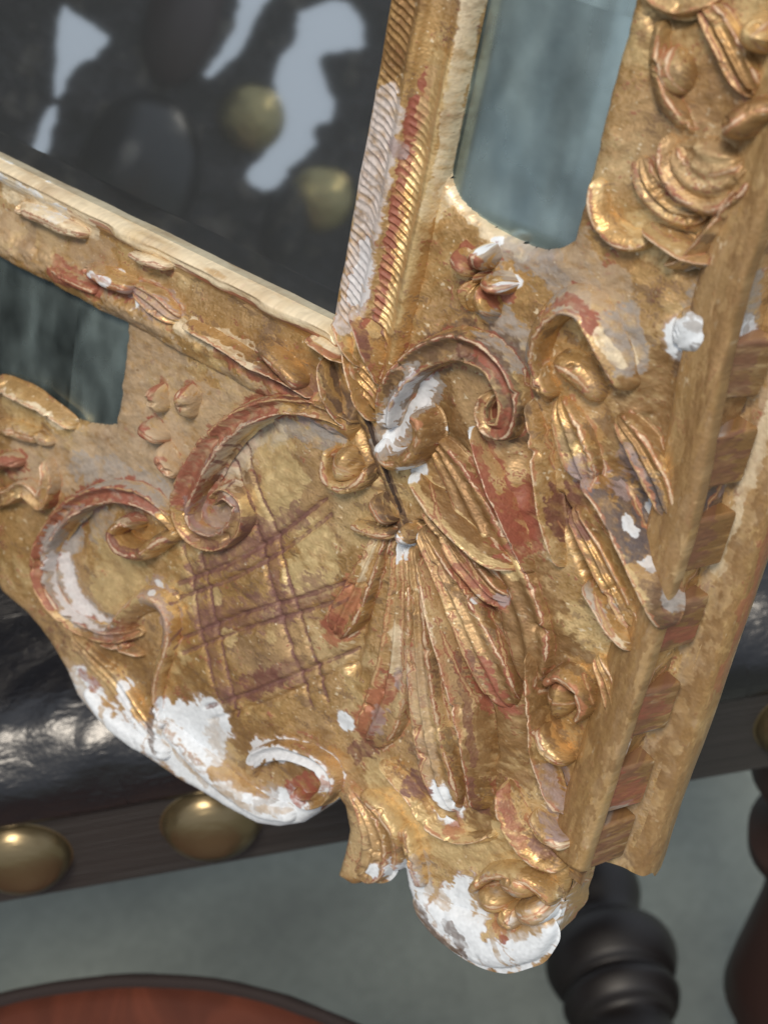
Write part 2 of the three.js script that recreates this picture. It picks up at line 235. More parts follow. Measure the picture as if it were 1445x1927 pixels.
patch('bole', [[58.8,-57.8],[63.1,-62.7],[66.8,-67.1]], 2.8, 1.0, 0.9); patch('darkbole', [[55,-58.6],[60.3,-68.8],[65.7,-82.2]], 1.1, 1.0, 0.7); patch('orange', [[50.3,-59.8],[54.3,-66.4],[59.9,-76.6]], 1.4, 0.9, 0.5); patch('cream', [[41.6,-48.7],[48.1,-56.6]], 1.0, 0.9, 0.7);
patch('bole', [[48.2,-39.8],[54.5,-41.3],[59.1,-42.3]], 2.4, 0.7, 0.9); patch('lilac', [[59.4,-40.7]], 2, 0.8, 0.95); patch('yellow', [[33.5,-25.6],[46.5,-30],[60.8,-32.7]], 2.4, 0.5, 0.9);  patch('gesso', [[53.7,-43.9]], 0.9, 0.9, 0.9); 
patch('umber', [[1.6,-9.4],[7.6,-14.9],[15.9,-23.5],[23.5,-32.4],[28.4,-39.8]], 1.0, 0.7, 0.85); patch('grey', [[0.3,-25.8],[8.3,-24.9]], 1.6, 0.8, 0.8);  // umber line: shade of the mitre gap painted over the carving
patch('darkbole', [[11.5,5.1],[14.3,1.2]], 2.8, 0.6, 0.9); patch('yellow', [[1.4,-11.5],[2.7,-13.6]], 2, 0.8, 0.8);
patch('bole', [[30.9,28.3],[33.6,28.2]], 2.2, 0.8, 0.9); patch('gesso', [[36.4,32.6]], 1.5, 0.7, 1); patch('bole', [[36.1,29.3]], 2, 0.8, 0.9); patch('gesso', [[43.1,27.1]], 1.4, 0.7, 1); patch('bole', [[41.3,24.7],[39.2,25.1]], 2.2, 0.8, 0.9);
patch('orange', [[76.8,-52.4],[82.7,-51],[84.6,-54.1]], 2, 0.9, 0.8); patch('yellow', [[77.6,-67.6],[81.1,-69.9]], 2, 0.8, 0.8); patch('lilac', [[81.7,-76.1],[86,-80.9],[88.7,-85.3]], 4.5, 0.8, 0.8); patch('bole', [[73.4,-86],[77.2,-90.5],[81.3,-94.8]], 1.9, 0.9, 0.8); patch('purple', [[84.8,-93.5],[87.7,-93.2]], 2.4, 0.9, 0.8); patch('cream', [[88.9,-90.1],[91.7,-89.8]], 2, 0.9, 0.8);
// the drop
patch('gesso', [[53.9,-128.7],[59,-135.7],[67.9,-138],[75.9,-137.2],[83.2,-134.3],[89.6,-123.3],[91.8,-114.8]], 6.2, 0.55, 1); patch('gesso', [[67.4,-129.5],[70.4,-122.1],[72.6,-130.8],[80.9,-131.6]], 5.5, 0.6, 1); patch('dust', [[56.8,-133.7],[62.9,-138.1],[72.8,-137.8]], 2.0, 0.9, 0.9); patch('umber', [[58.2,-132.7],[63.5,-136.8],[69.5,-137.7],[74.2,-136.8]], 1.5, 1.2, 0.8); patch('umber', [[68.2,-132.4],[72.5,-133.6]], 1.8, 1.2, 0.7); patch('dust', [[79,-124.4],[82.9,-130.1],[85.7,-131.8]], 0.7, 0.9, 0.9); patch('dust', [[58.5,-127.2],[63.9,-128.5]], 1.6, 1.3, 0.7);
patch('dust', [[-53.7,-139.4],[-49.5,-145.4],[-43.9,-146.6]], 0.9, 1.2, 0.8); patch('dust', [[-33.1,-134.3],[-26.1,-139.2],[-15.2,-143.3]], 1.0, 1.2, 0.8); patch('umber', [[-37.1,-129.4],[-35.1,-137.4],[-32,-141.1]], 1.0, 0.9, 0.8); patch('dust', [[-8.3,-137],[3.3,-136.7],[13.7,-131.6]], 1.2, 1.3, 0.7); patch('bole', [[-65.3,-135.1],[-58.7,-134.9]], 1.4, 1.3, 0.7); patch('grey', [[76.9,-110.6],[82.4,-108.4]], 2.4, 0.8, 0.8);
patch('gold', [[74.8,-118.7],[81.9,-110.2],[88.1,-110.7],[84.2,-118.6],[79.5,-118.6]], 5, 0.5, 0.9); patch('orange', [[80.7,-122.9],[78.2,-119.6]], 2, 0.8, 0.7); patch('bole', [[82.9,-125]], 1.4, 0.8, 0.9); patch('gesso', [[44.1,-131.3]], 2.2, 0.5, 1); patch('grey', [[55.1,-119.8],[57.3,-125.2]], 2, 0.9, 0.7);
patch('brown', [[101, 120], [101, 40], [101, 0], [101, -60], [101, -108]], 6, 0.5, 0.9); patch('umber', [[97, 120], [97, 0], [97, -108]], 3, 0.9, 0.7); patch('darkbole', [[102, 120], [101, 0], [102, -108]], 2.6, 1.5, 0.6); 
for (const [, v] of [[95.7,-81.2],[96.7,-61.1],[96.6,-39.2],[95.9,-19.5],[95.2,-0.4],[94.5,17.3]]) patch('grey', [[99, v], [103, v]], 2.6, 0.5, 0.9); for (const [, v] of [[97.9,-72.2],[97.1,-49.3],[96.2,-29.3]]) patch('bole', [[100, v], [104, v - 4]], 2.6, 1.1, 0.7);
patch('gold', [[114, 130], [114, 0], [114, -100]], 5, 0.4, 0.6); patch('dust', [[111, 40], [111, -20], [111, -90]], 2.4, 0.9, 0.6); patch('umber', [[108, -98], [116, -104]], 4, 0.9, 0.8);

for (const P of [[[-25.5,-44.3],[-15.1,-56],[-2.8,-73],[14.2,-98.9]], [[-20.8,-40.7],[-10.5,-52.2],[1.7,-69],[18.5,-94.7]], [[-36.1,-74.3],[-28.1,-86.5],[-13.5,-113.9]], [[-30.9,-70.9],[-23.2,-82.2],[-6.9,-113.4]]]) patch('purple', P, 0.6, 0.6, 0.9);
for (const P of [[[-34.7,-88.1],[-17.5,-72.5],[-5.7,-58.9],[6.3,-42.5]], [[-33.1,-91.5],[-15.9,-76.1],[-3.3,-62],[8.7,-45.7]], [[-30.2,-102.8],[-9.9,-83.2],[5.5,-70.4],[19,-58.5]], [[-28.6,-106.4],[-8.3,-86.8],[7.8,-73.2],[20.3,-62]], [[-18.6,-118.7],[-0.8,-101.5],[14.1,-86.2],[23.2,-76.7]]]) patch('purple', P, 0.55, 0.7, 0.8);
patch('umber', [[3.8,-6.5],[9.7,-13.2],[17.9,-21.7],[25,-30.7],[31,-38.9]], 0.9, 0.5, 0.95);  // second umber line, the same gap shade put into the colour
function mkTex(w, h, fn, srgb) { return tex(w, h, fn, srgb); }
const toS = x => x <= 0.0031308 ? 12.92 * x : 1.055 * Math.pow(x, 1 / 2.4) - 0.055;
const gilt = new THREE.MeshStandardMaterial({ roughness: 1, metalness: 1, bumpScale: 0.0006, side: THREE.DoubleSide });
gilt.name = 'gilding';

// --- the board: outline with two openings, relief from a height function
const OUT = [[-200, 0], [0, 0], [0, 140], [90.4, 140], [90.4, 46], [91.6, 28], [93.4, 10], [95, -12], [95, -60], ...[[91.9,-92.5],[92.4,-100.2],[92.9,-108],[93.3,-115.2],[92.3,-121.6],[88.9,-128.8],[85,-134.8],[80.6,-139.3],[75.6,-141.7],[70.1,-142.9],[64.9,-142.3],[60.2,-140.4],[56,-137.1],[52.3,-132.3],[49.5,-126.3],[48.8,-130.8],[45.1,-134.7],[41.5,-138.2],[37.3,-143.4],[31.6,-143.8],[32.1,-136.2],[32,-127.8],[29,-122],[24.5,-119.4],[22.5,-122.8],[21.3,-129.8],[17.4,-136.1],[11,-141.6],[4,-145.2],[-5.5,-146.8],[-15.4,-147.7],[-25.5,-148.7],[-36,-149.1],[-46.8,-149.3],[-57.9,-148.2],[-67,-144.4],[-72.3,-138.6],[-77.7,-134.8],[-83.9,-131.2],[-91.2,-128.7],[-101.9,-127.6]], [-118, -113], [-132, -100], [-150, -94], [-200, -92]];
const HOLES = [
  [[-220, -26], ...[[-86.9,-26.1],[-64.1,-25.9],[-63.7,-40.4],[-63.9,-54.3],[-67.6,-56.3],[-74.5,-58.6],[-84.7,-60.9],[-95.4,-60.7],[-108.5,-62.5]], [-220, -62.5]],
  [[21, 160], ...[[21.1,42.9],[22.1,41],[25.2,38.6],[29.8,36.8],[35,35.5],[39.8,35.2],[43.8,34.9],[47,35.3],[50.4,37.1],[52.9,39.5]], [53.2, 160]],
];
const LOOPS = [OUT, ...HOLES];
const EDGES = []; for (const L of LOOPS) for (let i = 0; i < L.length; i++) { const a = L[i], b = L[(i + 1) % L.length]; EDGES.push([a[0], a[1], b[0] - a[0], b[1] - a[1]]); }
function inside(u, v) { let c = false; for (const [x, y, dx, dy] of EDGES) if ((y > v) !== (y + dy > v) && u < dx * (v - y) / dy + x) c = !c; return c; }
function nearest(u, v) { let best = 1e9, bu = u, bv = v; for (const [x, y, dx, dy] of EDGES) { const t = clamp(((u - x) * dx + (v - y) * dy) / (dx * dx + dy * dy)), px = x + dx * t, py = y + dy * t, d = (u - px) ** 2 + (v - py) ** 2; if (d < best) { best = d; bu = px; bv = py; } } return [Math.sqrt(best), bu, bv]; }
const GROOVES = [[[-25.5,-44.3],[-15.1,-56],[-2.8,-73],[14.2,-98.9]], [[-20.8,-40.7],[-10.5,-52.2],[1.7,-69],[18.5,-94.7]], [[-36.1,-74.3],[-28.1,-86.5],[-13.5,-113.9]], [[-30.9,-70.9],[-23.2,-82.2],[-6.9,-113.4]],
  [[-34.7,-88.1],[-17.5,-72.5],[-5.7,-58.9],[6.3,-42.5]], [[-33.1,-91.5],[-15.9,-76.1],[-3.3,-62],[8.7,-45.7]], [[-30.2,-102.8],[-9.9,-83.2],[5.5,-70.4],[19,-58.5]], [[-28.6,-106.4],[-8.3,-86.8],[7.8,-73.2],[20.3,-62]], [[-18.6,-118.7],[-0.8,-101.5],[14.1,-86.2],[23.2,-76.7]], [[-16.1,-121.4],[1.7,-104.4],[15,-90.2],[23.3,-80.9]]];
const TROUGHS = [
  [[[31.2,-47.4],[38.7,-64],[50.1,-88.3],[61,-107.2]], 2.4, 3.4], [[[35.6,-43.6],[47.9,-55.9],[59.2,-67.2],[66,-81.4]], 2.4, 3.4], [[[23.2,-51.5],[24.1,-66.1],[23.5,-82]], 3, 2.6], [[[33.7,-36.1],[44,-40.7],[56.2,-47]], 2, 3.2], [[[65.4,-13.6],[76.8,-24.9],[86.7,-35.7]], 2.4, 3], // [pts, width, depth]: gouged hollows
  [[[-35,-91.9],[-35,-102],[-36.5,-113.4],[-37.8,-124.8],[-37.4,-133.7],[-33.6,-140.6]], 2.2, 2.0], [[[1.4,-8.4],[7.9,-16.4],[15.3,-24.1],[22.2,-33.3],[28.1,-41.8]], 1.5, 1.4], [[[31,-50.4],[34.8,-63.2],[37.7,-80],[38.5,-92.3]], 2.0, 2.2],
  [[[39.6,-29],[49.3,-32.3],[57.4,-35.1]], 2, 1.6], [[[79.1,-1.9],[85,-6.5],[90,-10.3]], 5, 2.6], [[[30.9,-6.3],[37.5,-15.1],[44.8,-26.4],[58.3,-38.7]], 7, 2.2], [[[54.1,-7.4],[57.2,-16.3]], 4, 2.0], [[[66.6,-42.7],[72.6,-59.3],[76.7,-79.2]], 7, 1.6], [[[80.4,22.5],[80.3,10.8]], 6, 2.0], [[[-14.5,-32],[-21.1,-43.8],[-24.2,-55.9]], 5, 1.6], [[[-70.9,-85.2],[-75.5,-99.6],[-69.7,-110.6],[-56.3,-113.9]], 5, 1.6], [[[23.3,-5.7],[21.2,-15.9]], 4, 1.6], [[[81.5,34.3],[86.9,32]], 5, 1.0], [[[78.9,46.3],[87.2,55.7]], 6, 3.0], [[[82.1,-77.3],[88.3,-84]], 5, 2], [[[67.1,90.6],[59.4,86.6]], 5, 2.4],
];
function distLine(P, u, v) { let dd = 1e9; for (let q = 0; q + 1 < P.length; q++) { const ax = P[q][0], ay = P[q][1], bx = P[q + 1][0] - ax, by = P[q + 1][1] - ay, t = clamp(((u - ax) * bx + (v - ay) * by) / (bx * bx + by * by + 1e-9)); dd = Math.min(dd, Math.hypot(u - ax - bx * t, v - ay - by * t)); } return dd; }
for (const t of TROUGHS) t[0] = spline(t[0], t[0].length * 4);
const bbox = P => { let a = 1e9, b = 1e9, c = -1e9, d = -1e9; for (const p of P) { a = Math.min(a, p[0]); c = Math.max(c, p[0]); b = Math.min(b, p[1]); d = Math.max(d, p[1]); } return [a, b, c, d]; };
const TB = TROUGHS.map(t => bbox(t[0])), GB = GROOVES.map(bbox);
function relief(u, v, d) {
  let z = 1.1 * fbm(u / 12, v / 12 + 3, 3) + 0.5 * fbm((u + v) / 7 + 8, (u - v) / 2.6, 3) + 0.18 * fbm(u / 1.6 + 8, v / 1.3, 2);
  z *= 1 - 0.6 * smooth(-108, -122, v);
  TROUGHS.forEach(([P, w, dep], i) => { const b = TB[i]; if (u < b[0] - w || u > b[2] + w || v < b[1] - w || v > b[3] + w) return; const x = distLine(P, u, v) / w; if (x < 1) z -= dep * (1 - x * x) ** 2; });
  GROOVES.forEach((P, i) => { const b = GB[i]; if (u < b[0] - 1 || u > b[2] + 1 || v < b[1] - 1 || v > b[3] + 1) return; const x = distLine(P, u, v) / 0.85; if (x < 1) z -= 0.8 * (1 - x * x); });
  const lat = smooth(30, 10, Math.hypot(u + 12, (v + 95) * 0.8)); z += lat * 2.0; // the diaper panel swells
  const r = 3.2; if (d < r) z -= r - Math.sqrt(Math.max(0, r * r - (r - d) ** 2));
  return z;
}
{
  const step = 0.62, nu = Math.ceil(297 / step), nv = Math.ceil(292 / step), ids = new Int32Array((nu + 1) * (nv + 1)).fill(-1), pos = [], idx = [], uv = [], edgeTop = [];
  const at = (i, j) => { const k = j * (nu + 1) + i; if (ids[k] >= 0) return ids[k]; let u = -200 + i * step, v = -150 + j * step; let [d, bu, bv] = nearest(u, v); if (!inside(u, v) || d < step * 0.35) { u = bu; v = bv; d = 0; } ids[k] = pos.length / 3; pos.push(u * MM, v * MM, relief(u, v, d) * MM); uv.push(...uvF([u * MM, v * MM])); return ids[k]; };
  for (let j = 0; j < nv; j++) for (let i = 0; i < nu; i++) { const u = -200 + (i + 0.5) * step, v = -150 + (j + 0.5) * step; if (u > 97 || !inside(u, v)) continue; const a = at(i, j), b = at(i + 1, j), c = at(i, j + 1), d = at(i + 1, j + 1); idx.push(a, b, d, a, d, c); }
  const g = new THREE.BufferGeometry(); g.setAttribute('position', new THREE.Float32BufferAttribute(pos, 3)); g.setAttribute('uv', new THREE.Float32BufferAttribute(uv, 2)); g.setIndex(idx); g.computeVertexNormals();
  part('carved_board', g, gilt, frame);
  // its sawn edges and back
  const walls = LOOPS.map((L, li) => { const pts = []; for (let i = 0; i < L.length; i++) { const a = L[i], b = L[(i + 1) % L.length], n = Math.max(1, Math.round(Math.hypot(b[0] - a[0], b[1] - a[1]) / 2)); for (let q = 0; q < n; q++) pts.push([lerp(a[0], b[0], q / n), lerp(a[1], b[1], q / n)]); } pts.push(pts[0]);
    return gridGeo(pts.length - 1, 8, (s, t) => { const p = pts[Math.round(s * (pts.length - 1))]; const n = li ? 0 : 0.5 * noise2(p[0] / 3, p[1] / 3 + t * 4); return [(p[0] + n) * MM, (p[1] + n) * MM, (-2.9 - t * (li ? 3 : 11)) * MM]; }, p => [(p[0] / MM + p[2] / MM - U0) / UW, (p[1] / MM - V0) / VW]); });
  part('board_edge', mergeGeometries(walls), gilt, frame);
}
// --- mouldings: swept sections with a mitre at the corner
function moulding(name, along, prof, rails, opt = {}) { // prof: [d, w] rows; along: [from, to(d)]
  const P = spline(prof, prof.length * 5), L = opt.n || 420;
  const g = gridGeo(L, P.length - 1, (s, t) => {
    const [d, w0] = P[Math.round(t * (P.length - 1))], a = lerp(along[0], along[1](d), s);
    const v = rails ? -d : a, u = rails ? a : d + (opt.flare ? flare(a) : 0);
    let z = w0 + 0.3 * fbm(a / 9, d / 1.6, 3) + 0.35 * fbm(u / 9, v / 9 + 5, 2);
    if (opt.flute) z += opt.flute(d, a);
    if (opt.cap) z = lerp(z, -3, smooth(2.5, 0, Math.abs(a - along[1](d))) * 0.98);
    return [u * MM, v * MM, z * MM];
  }, opt.uv || uvF);
  return part(name, g, gilt, frame);
}
const flip = false;
moulding('rail_moulding', [-200, d => Math.min(d + 2, 13)], [[-0.3, -3], [0, 0.2], [0.4, 1.8], [1.3, 3.0], [2.6, 3.2], [3.6, 2.4], [4.4, 1.0], [6, 0.2], [9, 0.1], [12, 0.4], [15, 0.9], [17, 1.6], [19, 2.6], [21, 2.8], [23, 2.0], [24.6, 0.6], [25.2, -1.5]], true, { uv: p => [(p[0] / MM - U0) / UW, (p[1] / MM + 0.5 * (p[2] / MM - 2) - V0) / VW], cap: 1, n: 700, flute: (d, a) => -1.3 * smooth(0.3, 0.7, fbm(a / 16 + 3, 2.2, 2) + 0.35) * smooth(0.8, 1.8, d) * smooth(4.6, 3, d) + (d > 17 ? 0.9 * fbm(a / 4, d / 3, 3) : 0) });
moulding('stile_moulding', [140, d => Math.max(-d, -13)], [[-0.3, -3], [0, -0.5], [0.5, 0.9], [2, 1.5], [4, 2.0], [6, 2.5], [8, 3.2], [9.4, 4.0], [10.4, 3.8], [11.4, 2.6], [13, 2.0], [15, 1.9], [16.8, 2.4], [18.4, 3.4], [19.6, 3.0], [20.8, 0.8], [21.2, -2.0]], false,
  { uv: p => [(p[0] / MM - 0.5 * (p[2] / MM - 2.6) - U0) / UW, (p[1] / MM - V0) / VW], n: 1100, flute: (d, a) => { const k = smooth(0.6, 2, d) * smooth(8.6, 7.2, d), k2 = smooth(10.8, 12, d) * smooth(17.4, 16, d); const ph = a / 1.75 + 0.10 * d + 0.006 * d * d + 0.35 * noise2(a / 6, d / 5), q = 1 - Math.abs(Math.sin(ph * Math.PI)); return (k * 0.34 + k2 * 0.4 * smooth(62, 40, a)) * (q * 2 - 0.7) * (0.65 + 0.5 * noise2(a / 4, d / 6)); } });
// tooled rings in the stile field are geometry of the ornaments; the outer lip and the side
moulding('outer_lip', [140, d => -97], [[85.6, -1], [86.6, 0.6], [88, 1.7], [90.4, 2.5], [93, 3.0], [95, 3.0], [96.3, 2.2], [96.6, 0], [96.2, -2]], false, { n: 300, cap: 1, flare: 1, uv: uvLong([1, 0], -40) });
// --- the side: back bead, hollow and dentils
{
  const prof = [[96.2, -1], [92.6, -2.6], [90.6, -6], [91.4, -10.5], [94.4, -14], [98.6, -15.4], [101.6, -15.6], [104, -16.4], [105.1, -18.6], [105.1, -22], [103.8, -24.4], [98, -25.5]];
  const P = spline(prof, 60), g = gridGeo(300, 60, (s, t) => { const [u, w0] = P[Math.round(t * 60)], v = lerp(140, -102 + 1.2 * noise2(w0 / 2, 1), s); const n = 0.3 * fbm(v / 13, (w0 + u) / 2, 3) + 0.4 * fbm(v / 20, w0 / 9 + 3, 2); return [(u + n + flare(v)) * MM, v * MM, (w0 + n * 0.3) * MM]; }, uvLong([0.5, -1], 40));
  part('side_hollow', g, gilt, frame);
  const core = new THREE.Shape([...prof.map(([u, w]) => new THREE.Vector2((u - 0.7) * MM, w * MM)), new THREE.Vector2(84 * MM, -25 * MM), new THREE.Vector2(84 * MM, -3 * MM)]);
  const cg = new THREE.ExtrudeGeometry(core, { depth: 241.4 * MM, bevelEnabled: false, steps: 40 }); cg.rotateX(Math.PI / 2); cg.scale(1, 1, 1); // (u, w) section drawn along -v
  { const p = cg.attributes.position, uv = cg.attributes.uv; for (let i = 0; i < p.count; i++) { const u = p.getX(i), y = p.getY(i), w = p.getZ(i); const v = 0.140 + y; const nz = 0.9 * MM * fbm(u / MM / 2, w / MM / 2, 2) * (v < -0.1 ? 1 : 0); p.setXYZ(i, u + flare(v / MM) * MM, v + nz, w); const q = uvSide([u, v, w]); uv.setXY(i, q[0], q[1]); } cg.computeVertexNormals(); }
  part('side_core', cg, gilt, frame);
  const variants = [0, 1, 2].map(q => { const g = new RoundedBoxGeometry(8.4 * MM, 12.6 * MM, 13.5 * MM, 4, 1.0 * MM); const p = g.attributes.position; for (let i = 0; i < p.count; i++) { const x = p.getX(i) / MM, y = p.getY(i) / MM, z = p.getZ(i) / MM, n = 0.35 * fbm(x / 2 + q * 9, (y + z) / 2, 2); p.setXYZ(i, (x + n) * MM, (y + n) * MM, (z + n * 0.5) * MM); } g.computeVertexNormals(); return g; });
  [[100.6,-90.4],[98.5,-74],[96.2,-52.8],[96.5,-30.4],[95.3,-10.3],[94.7,8.5],[93.9,27.3]].forEach(([, v], i) => {
    const g = variants[i % 3].clone(), p = g.attributes.position, uv = g.attributes.uv; for (let k = 0; k < p.count; k++) { const q = uvSide([p.getX(k) * 0.5 + 0.0956, p.getY(k) + v * MM, p.getZ(k) * 0.45 - 0.006]); uv.setXY(k, q[0], q[1]); }
    const m = part('dentil', g, gilt, frame); m.position.set((93.4 + flare(v)) * MM, v * MM, -7.2 * MM); m.rotation.y = -0.3 + 0.05 * Math.sin(i * 5); m.rotation.x = 0.04 * Math.sin(i * 3);
  });
}

// --- carved ornaments: swept strokes [u, v, width, height]
function stroke(name, pts, o = {}) {
  const n = Math.max(40, pts.length * 18), S = spline(pts, n), M = 30, base = o.base ?? -1.0;
  const len = [0]; for (let i = 1; i <= n; i++) len.push(len[i - 1] + Math.hypot(S[i][0] - S[i - 1][0], S[i][1] - S[i - 1][1]));
  const tot = len[n], so = S[0][0] * 1.3 + S[0][1], X = 1.3;
  const pointed = o.prof === 'leaf' || o.prof === 'ridge' ? 0.75 : 0.5;
  const g = gridGeo(M, n, (s, t) => {
    const i = Math.round(t * n), p = S[i], a = S[Math.max(0, i - 1)], b = S[Math.min(n, i + 1)];
    let tx = b[0] - a[0], ty = b[1] - a[1]; const l = Math.hypot(tx, ty) || 1; tx /= l; ty /= l;
    const L = len[i], W = Math.max(0.4, p[2] * (1 + 0.09 * noise2(L / 5 + so, 4.4))), cap = Math.min(1, Math.min(L, tot - L) / (W * pointed));
    const ease = Math.sqrt(Math.max(0.0, 1 - (1 - cap) ** 2)), wd = W * Math.max(0.06, ease), x = (s * 2 - 1) * X, ax = Math.min(1, Math.abs(x));
    const r = Math.sqrt(Math.max(0, 1 - ax ** 3.2)), sx = clamp(x, -1, 1);
    let f;
    if (o.prof === 'cove') f = r * (0.74 + 0.42 * sx * sx - (1 - sx * sx) ** 2 * 0.2);
    else if (o.prof === 'ridge') f = Math.pow(1 - ax, 0.9) * 0.8 + r * 0.2;
    else if (o.prof === 'leaf') f = r * (0.5 + 0.6 * sx * sx) + 0.2 * Math.exp(-sx * sx * 30);
    else if (o.prof === 'lean') f = r * (0.72 + 0.38 * sx * (o.side ?? 1));
    else f = r;
    const skirt = Math.max(0, 1 - (Math.abs(x) - 0.8) / 0.5); f = Math.max(f, 0.14 * Math.min(1, skirt) ** 2);
    let u = p[0] - ty * x * wd / 2, v = p[1] + tx * x * wd / 2;
    let z = base + (p[3] * (name.startsWith('shell') ? 0.72 : 1.04) - base) * f * Math.max(0.08, Math.pow(ease, 0.8));
    const k = Math.min(1, f * 1.6) * (o.calm ?? 1);
    z += k * (0.10 * fbm(u / 2.1 + so, v / 2.1, 2) + 0.34 * fbm(u / 6.5, v / 6.5 + so, 2) + 0.22 * fbm(x * 3 + so, L / 22, 2)); // knife marks run along
    const chip = fbm(u / 3 + 55, v / 3 + so * 0.1, 3); if (chip > 0.34) z -= k * (chip - 0.34) * 4; // knocks
    if (o.veins) z += 0.30 * Math.sin(x * Math.PI * o.veins + 0.5) * f * ease;
    u += 0.2 * noise2(L / 3.6 + so, x * 1.2); v += 0.2 * noise2(L / 3.6, x * 1.2 + so);
    return [u * MM, v * MM, z * MM];
  }, uvF);
  { // the leaf is laid over the form: measure it along the surface from the crest, so that it is not stretched on the flanks
    const P = g.attributes.position, T = g.attributes.uv, C = M / 2;
    for (let i = 0; i <= n; i++) {
      const a = S[Math.max(0, i - 1)], b = S[Math.min(n, i + 1)], l = Math.hypot(b[0] - a[0], b[1] - a[1]) || 1, nx = -(b[1] - a[1]) / l, ny = (b[0] - a[0]) / l, row = i * (M + 1);
      for (const dir of [-1, 1]) { let arc = 0; for (let q = 0; q <= C; q++) { const k = row + C + dir * q; if (q) { const k0 = k - dir; arc += Math.hypot(P.getX(k) - P.getX(k0), P.getY(k) - P.getY(k0), P.getZ(k) - P.getZ(k0)); } T.setXY(k, (S[i][0] + nx * dir * arc / MM - U0) / UW, (S[i][1] + ny * dir * arc / MM - V0) / VW); } }
    }
  }
  if (name !== 'mitre_gap_shade' && !o.calm && name !== 'gesso_patch') { // leaf rubbed through on the edges that stand highest
    const h = Math.abs(Math.sin(so * 12.9898) * 43758.5453) % 1, off = o.prof === 'cove' || o.prof === 'leaf' ? 0.42 : o.prof === 'lean' ? 0.34 * (o.side ?? 1) : 0;
    for (const sg of off && o.prof !== 'lean' ? [-1, 1] : [1]) {
      const line = S.filter((_, i) => i % 6 === 0 && i > n * 0.08 && i < n * 0.95).map(p => { const i = S.indexOf(p), a = S[Math.max(0, i - 1)], b = S[Math.min(n, i + 1)], l = Math.hypot(b[0] - a[0], b[1] - a[1]) || 1; return [p[0] - (b[1] - a[1]) / l * off * sg * p[2] * 1.1, p[1] + (b[0] - a[0]) / l * off * sg * p[2] * 1.1]; });
      if (line.length > 2) { patch(h < 0.45 ? 'bole' : 'orange', line, 0.5, 2.6, 0.75); patch(sg > 0 ? 'cream' : 'yellow', line, 0.16, 3.4, 0.6); }
    }
  }
  const nn = g.attributes.normal; let sz = 0; for (let i = 0; i < nn.count; i++) sz += nn.getZ(i);
  if (sz < 0) { const id = g.index.array; for (let i = 0; i < id.length; i += 3) { const t = id[i]; id[i] = id[i + 1]; id[i + 1] = t; } g.computeVertexNormals(); }
  return part(name, g, gilt, o.parent || frame);
}
//ORNAMENTS
// right of the mitre
stroke('scroll', [[20.4,-16.9,4,4],[20,-10,5.5,6],[22.6,-2.4,6.5,7],[27.6,4.5,7,7],[34.8,9.9,7,7.5],[42.3,10.7,6.5,7.5],[47.9,7.8,6,7.5],[50.9,2.6,5.5,7],[50.4,-2.8,5,6.5],[46.5,-3.9,4.2,6.5],[44.4,-0.9,3.6,6.5],[45,3.1,3,6.5]], { prof: 'cove' });
stroke('scroll', [[57.8,5.9,3,3],[54.5,10.6,4.5,5],[52.5,15.7,5.5,7],[52.9,22.3,6,8],[56.7,28.4,6,8.5],[61.7,30.1,6,8.5],[66.6,27.1,6,8.5],[71.6,21.9,5.5,8],[75.4,16.6,4,5]], { prof: 'lean', side: -1 });
stroke('curl', [[53.9,14.6,3,3],[55.7,10.3,4,4.6],[59.3,7.8,4,4.4]]); stroke('leaf', [[57.3,14.8,3,3],[60.6,16.2,6,4.6],[65.4,14.7,7,4],[69.8,11.9,4,3]], { prof: 'round' });
stroke('curl', [[19.1,-20.3,3,3],[23.8,-22.2,4.4,6],[28.8,-20.1,5,6.5],[32,-14.6,5,6.5],[30.8,-9.9,4.4,6.5],[27.7,-9.3,3.4,6]], { prof: 'round' });
stroke('leaf', [[5.7,6.9,1.5,4],[9.3,5.8,4.5,7],[12.7,2.9,6,8],[15.4,-2.4,5,6.5],[17.9,-7.8,3,4]], { prof: 'ridge' });
stroke('leaf', [[-0.1,-7.6,3,4],[2.6,-12.3,4,5.5],[6.2,-17.5,3.4,5],[9.9,-21.3,2,3]], { prof: 'ridge' });
stroke('leaf', [[5.6,-1.8,3,4],[9.1,-6.9,4,5],[13.2,-13.1,3.4,5],[16.8,-16.8,2,3]], { prof: 'ridge' });
stroke('leaf', [[0.9,3.5,3,4],[4.5,1.6,5,6],[8,-1.9,5,6],[11.6,-5.5,3,4]], { prof: 'ridge' }); stroke('leaf', [[-5.6,-4.9,3,4],[0.8,-4.9,5,5.6],[7.4,-6,4,5]], { prof: 'ridge' });
// rosette
stroke('petal', [[28.6,28.7,2.4,4],[32,27.4,4.4,6],[35.4,26.1,3,5]]); stroke('petal', [[36.7,33.2,3,5],[36.2,30.8,4.8,7],[36.3,27.3,3,5]]); stroke('petal', [[44,26.9,3.4,5],[41.2,26.4,5,7],[37.4,26.3,3,5]]);
stroke('petal', [[36.2,25.2,3,5],[34.9,21.4,6.5,6],[35.5,17.1,5,4]], { prof: 'leaf' }); stroke('petal', [[36.8,25,2.4,5],[39.1,21.3,3.6,5.5],[41.2,18.7,3,4]]); stroke('rosette_eye', [[35.6,26.1,3.4,6.5],[37.2,26.2,3.4,6.5]]);
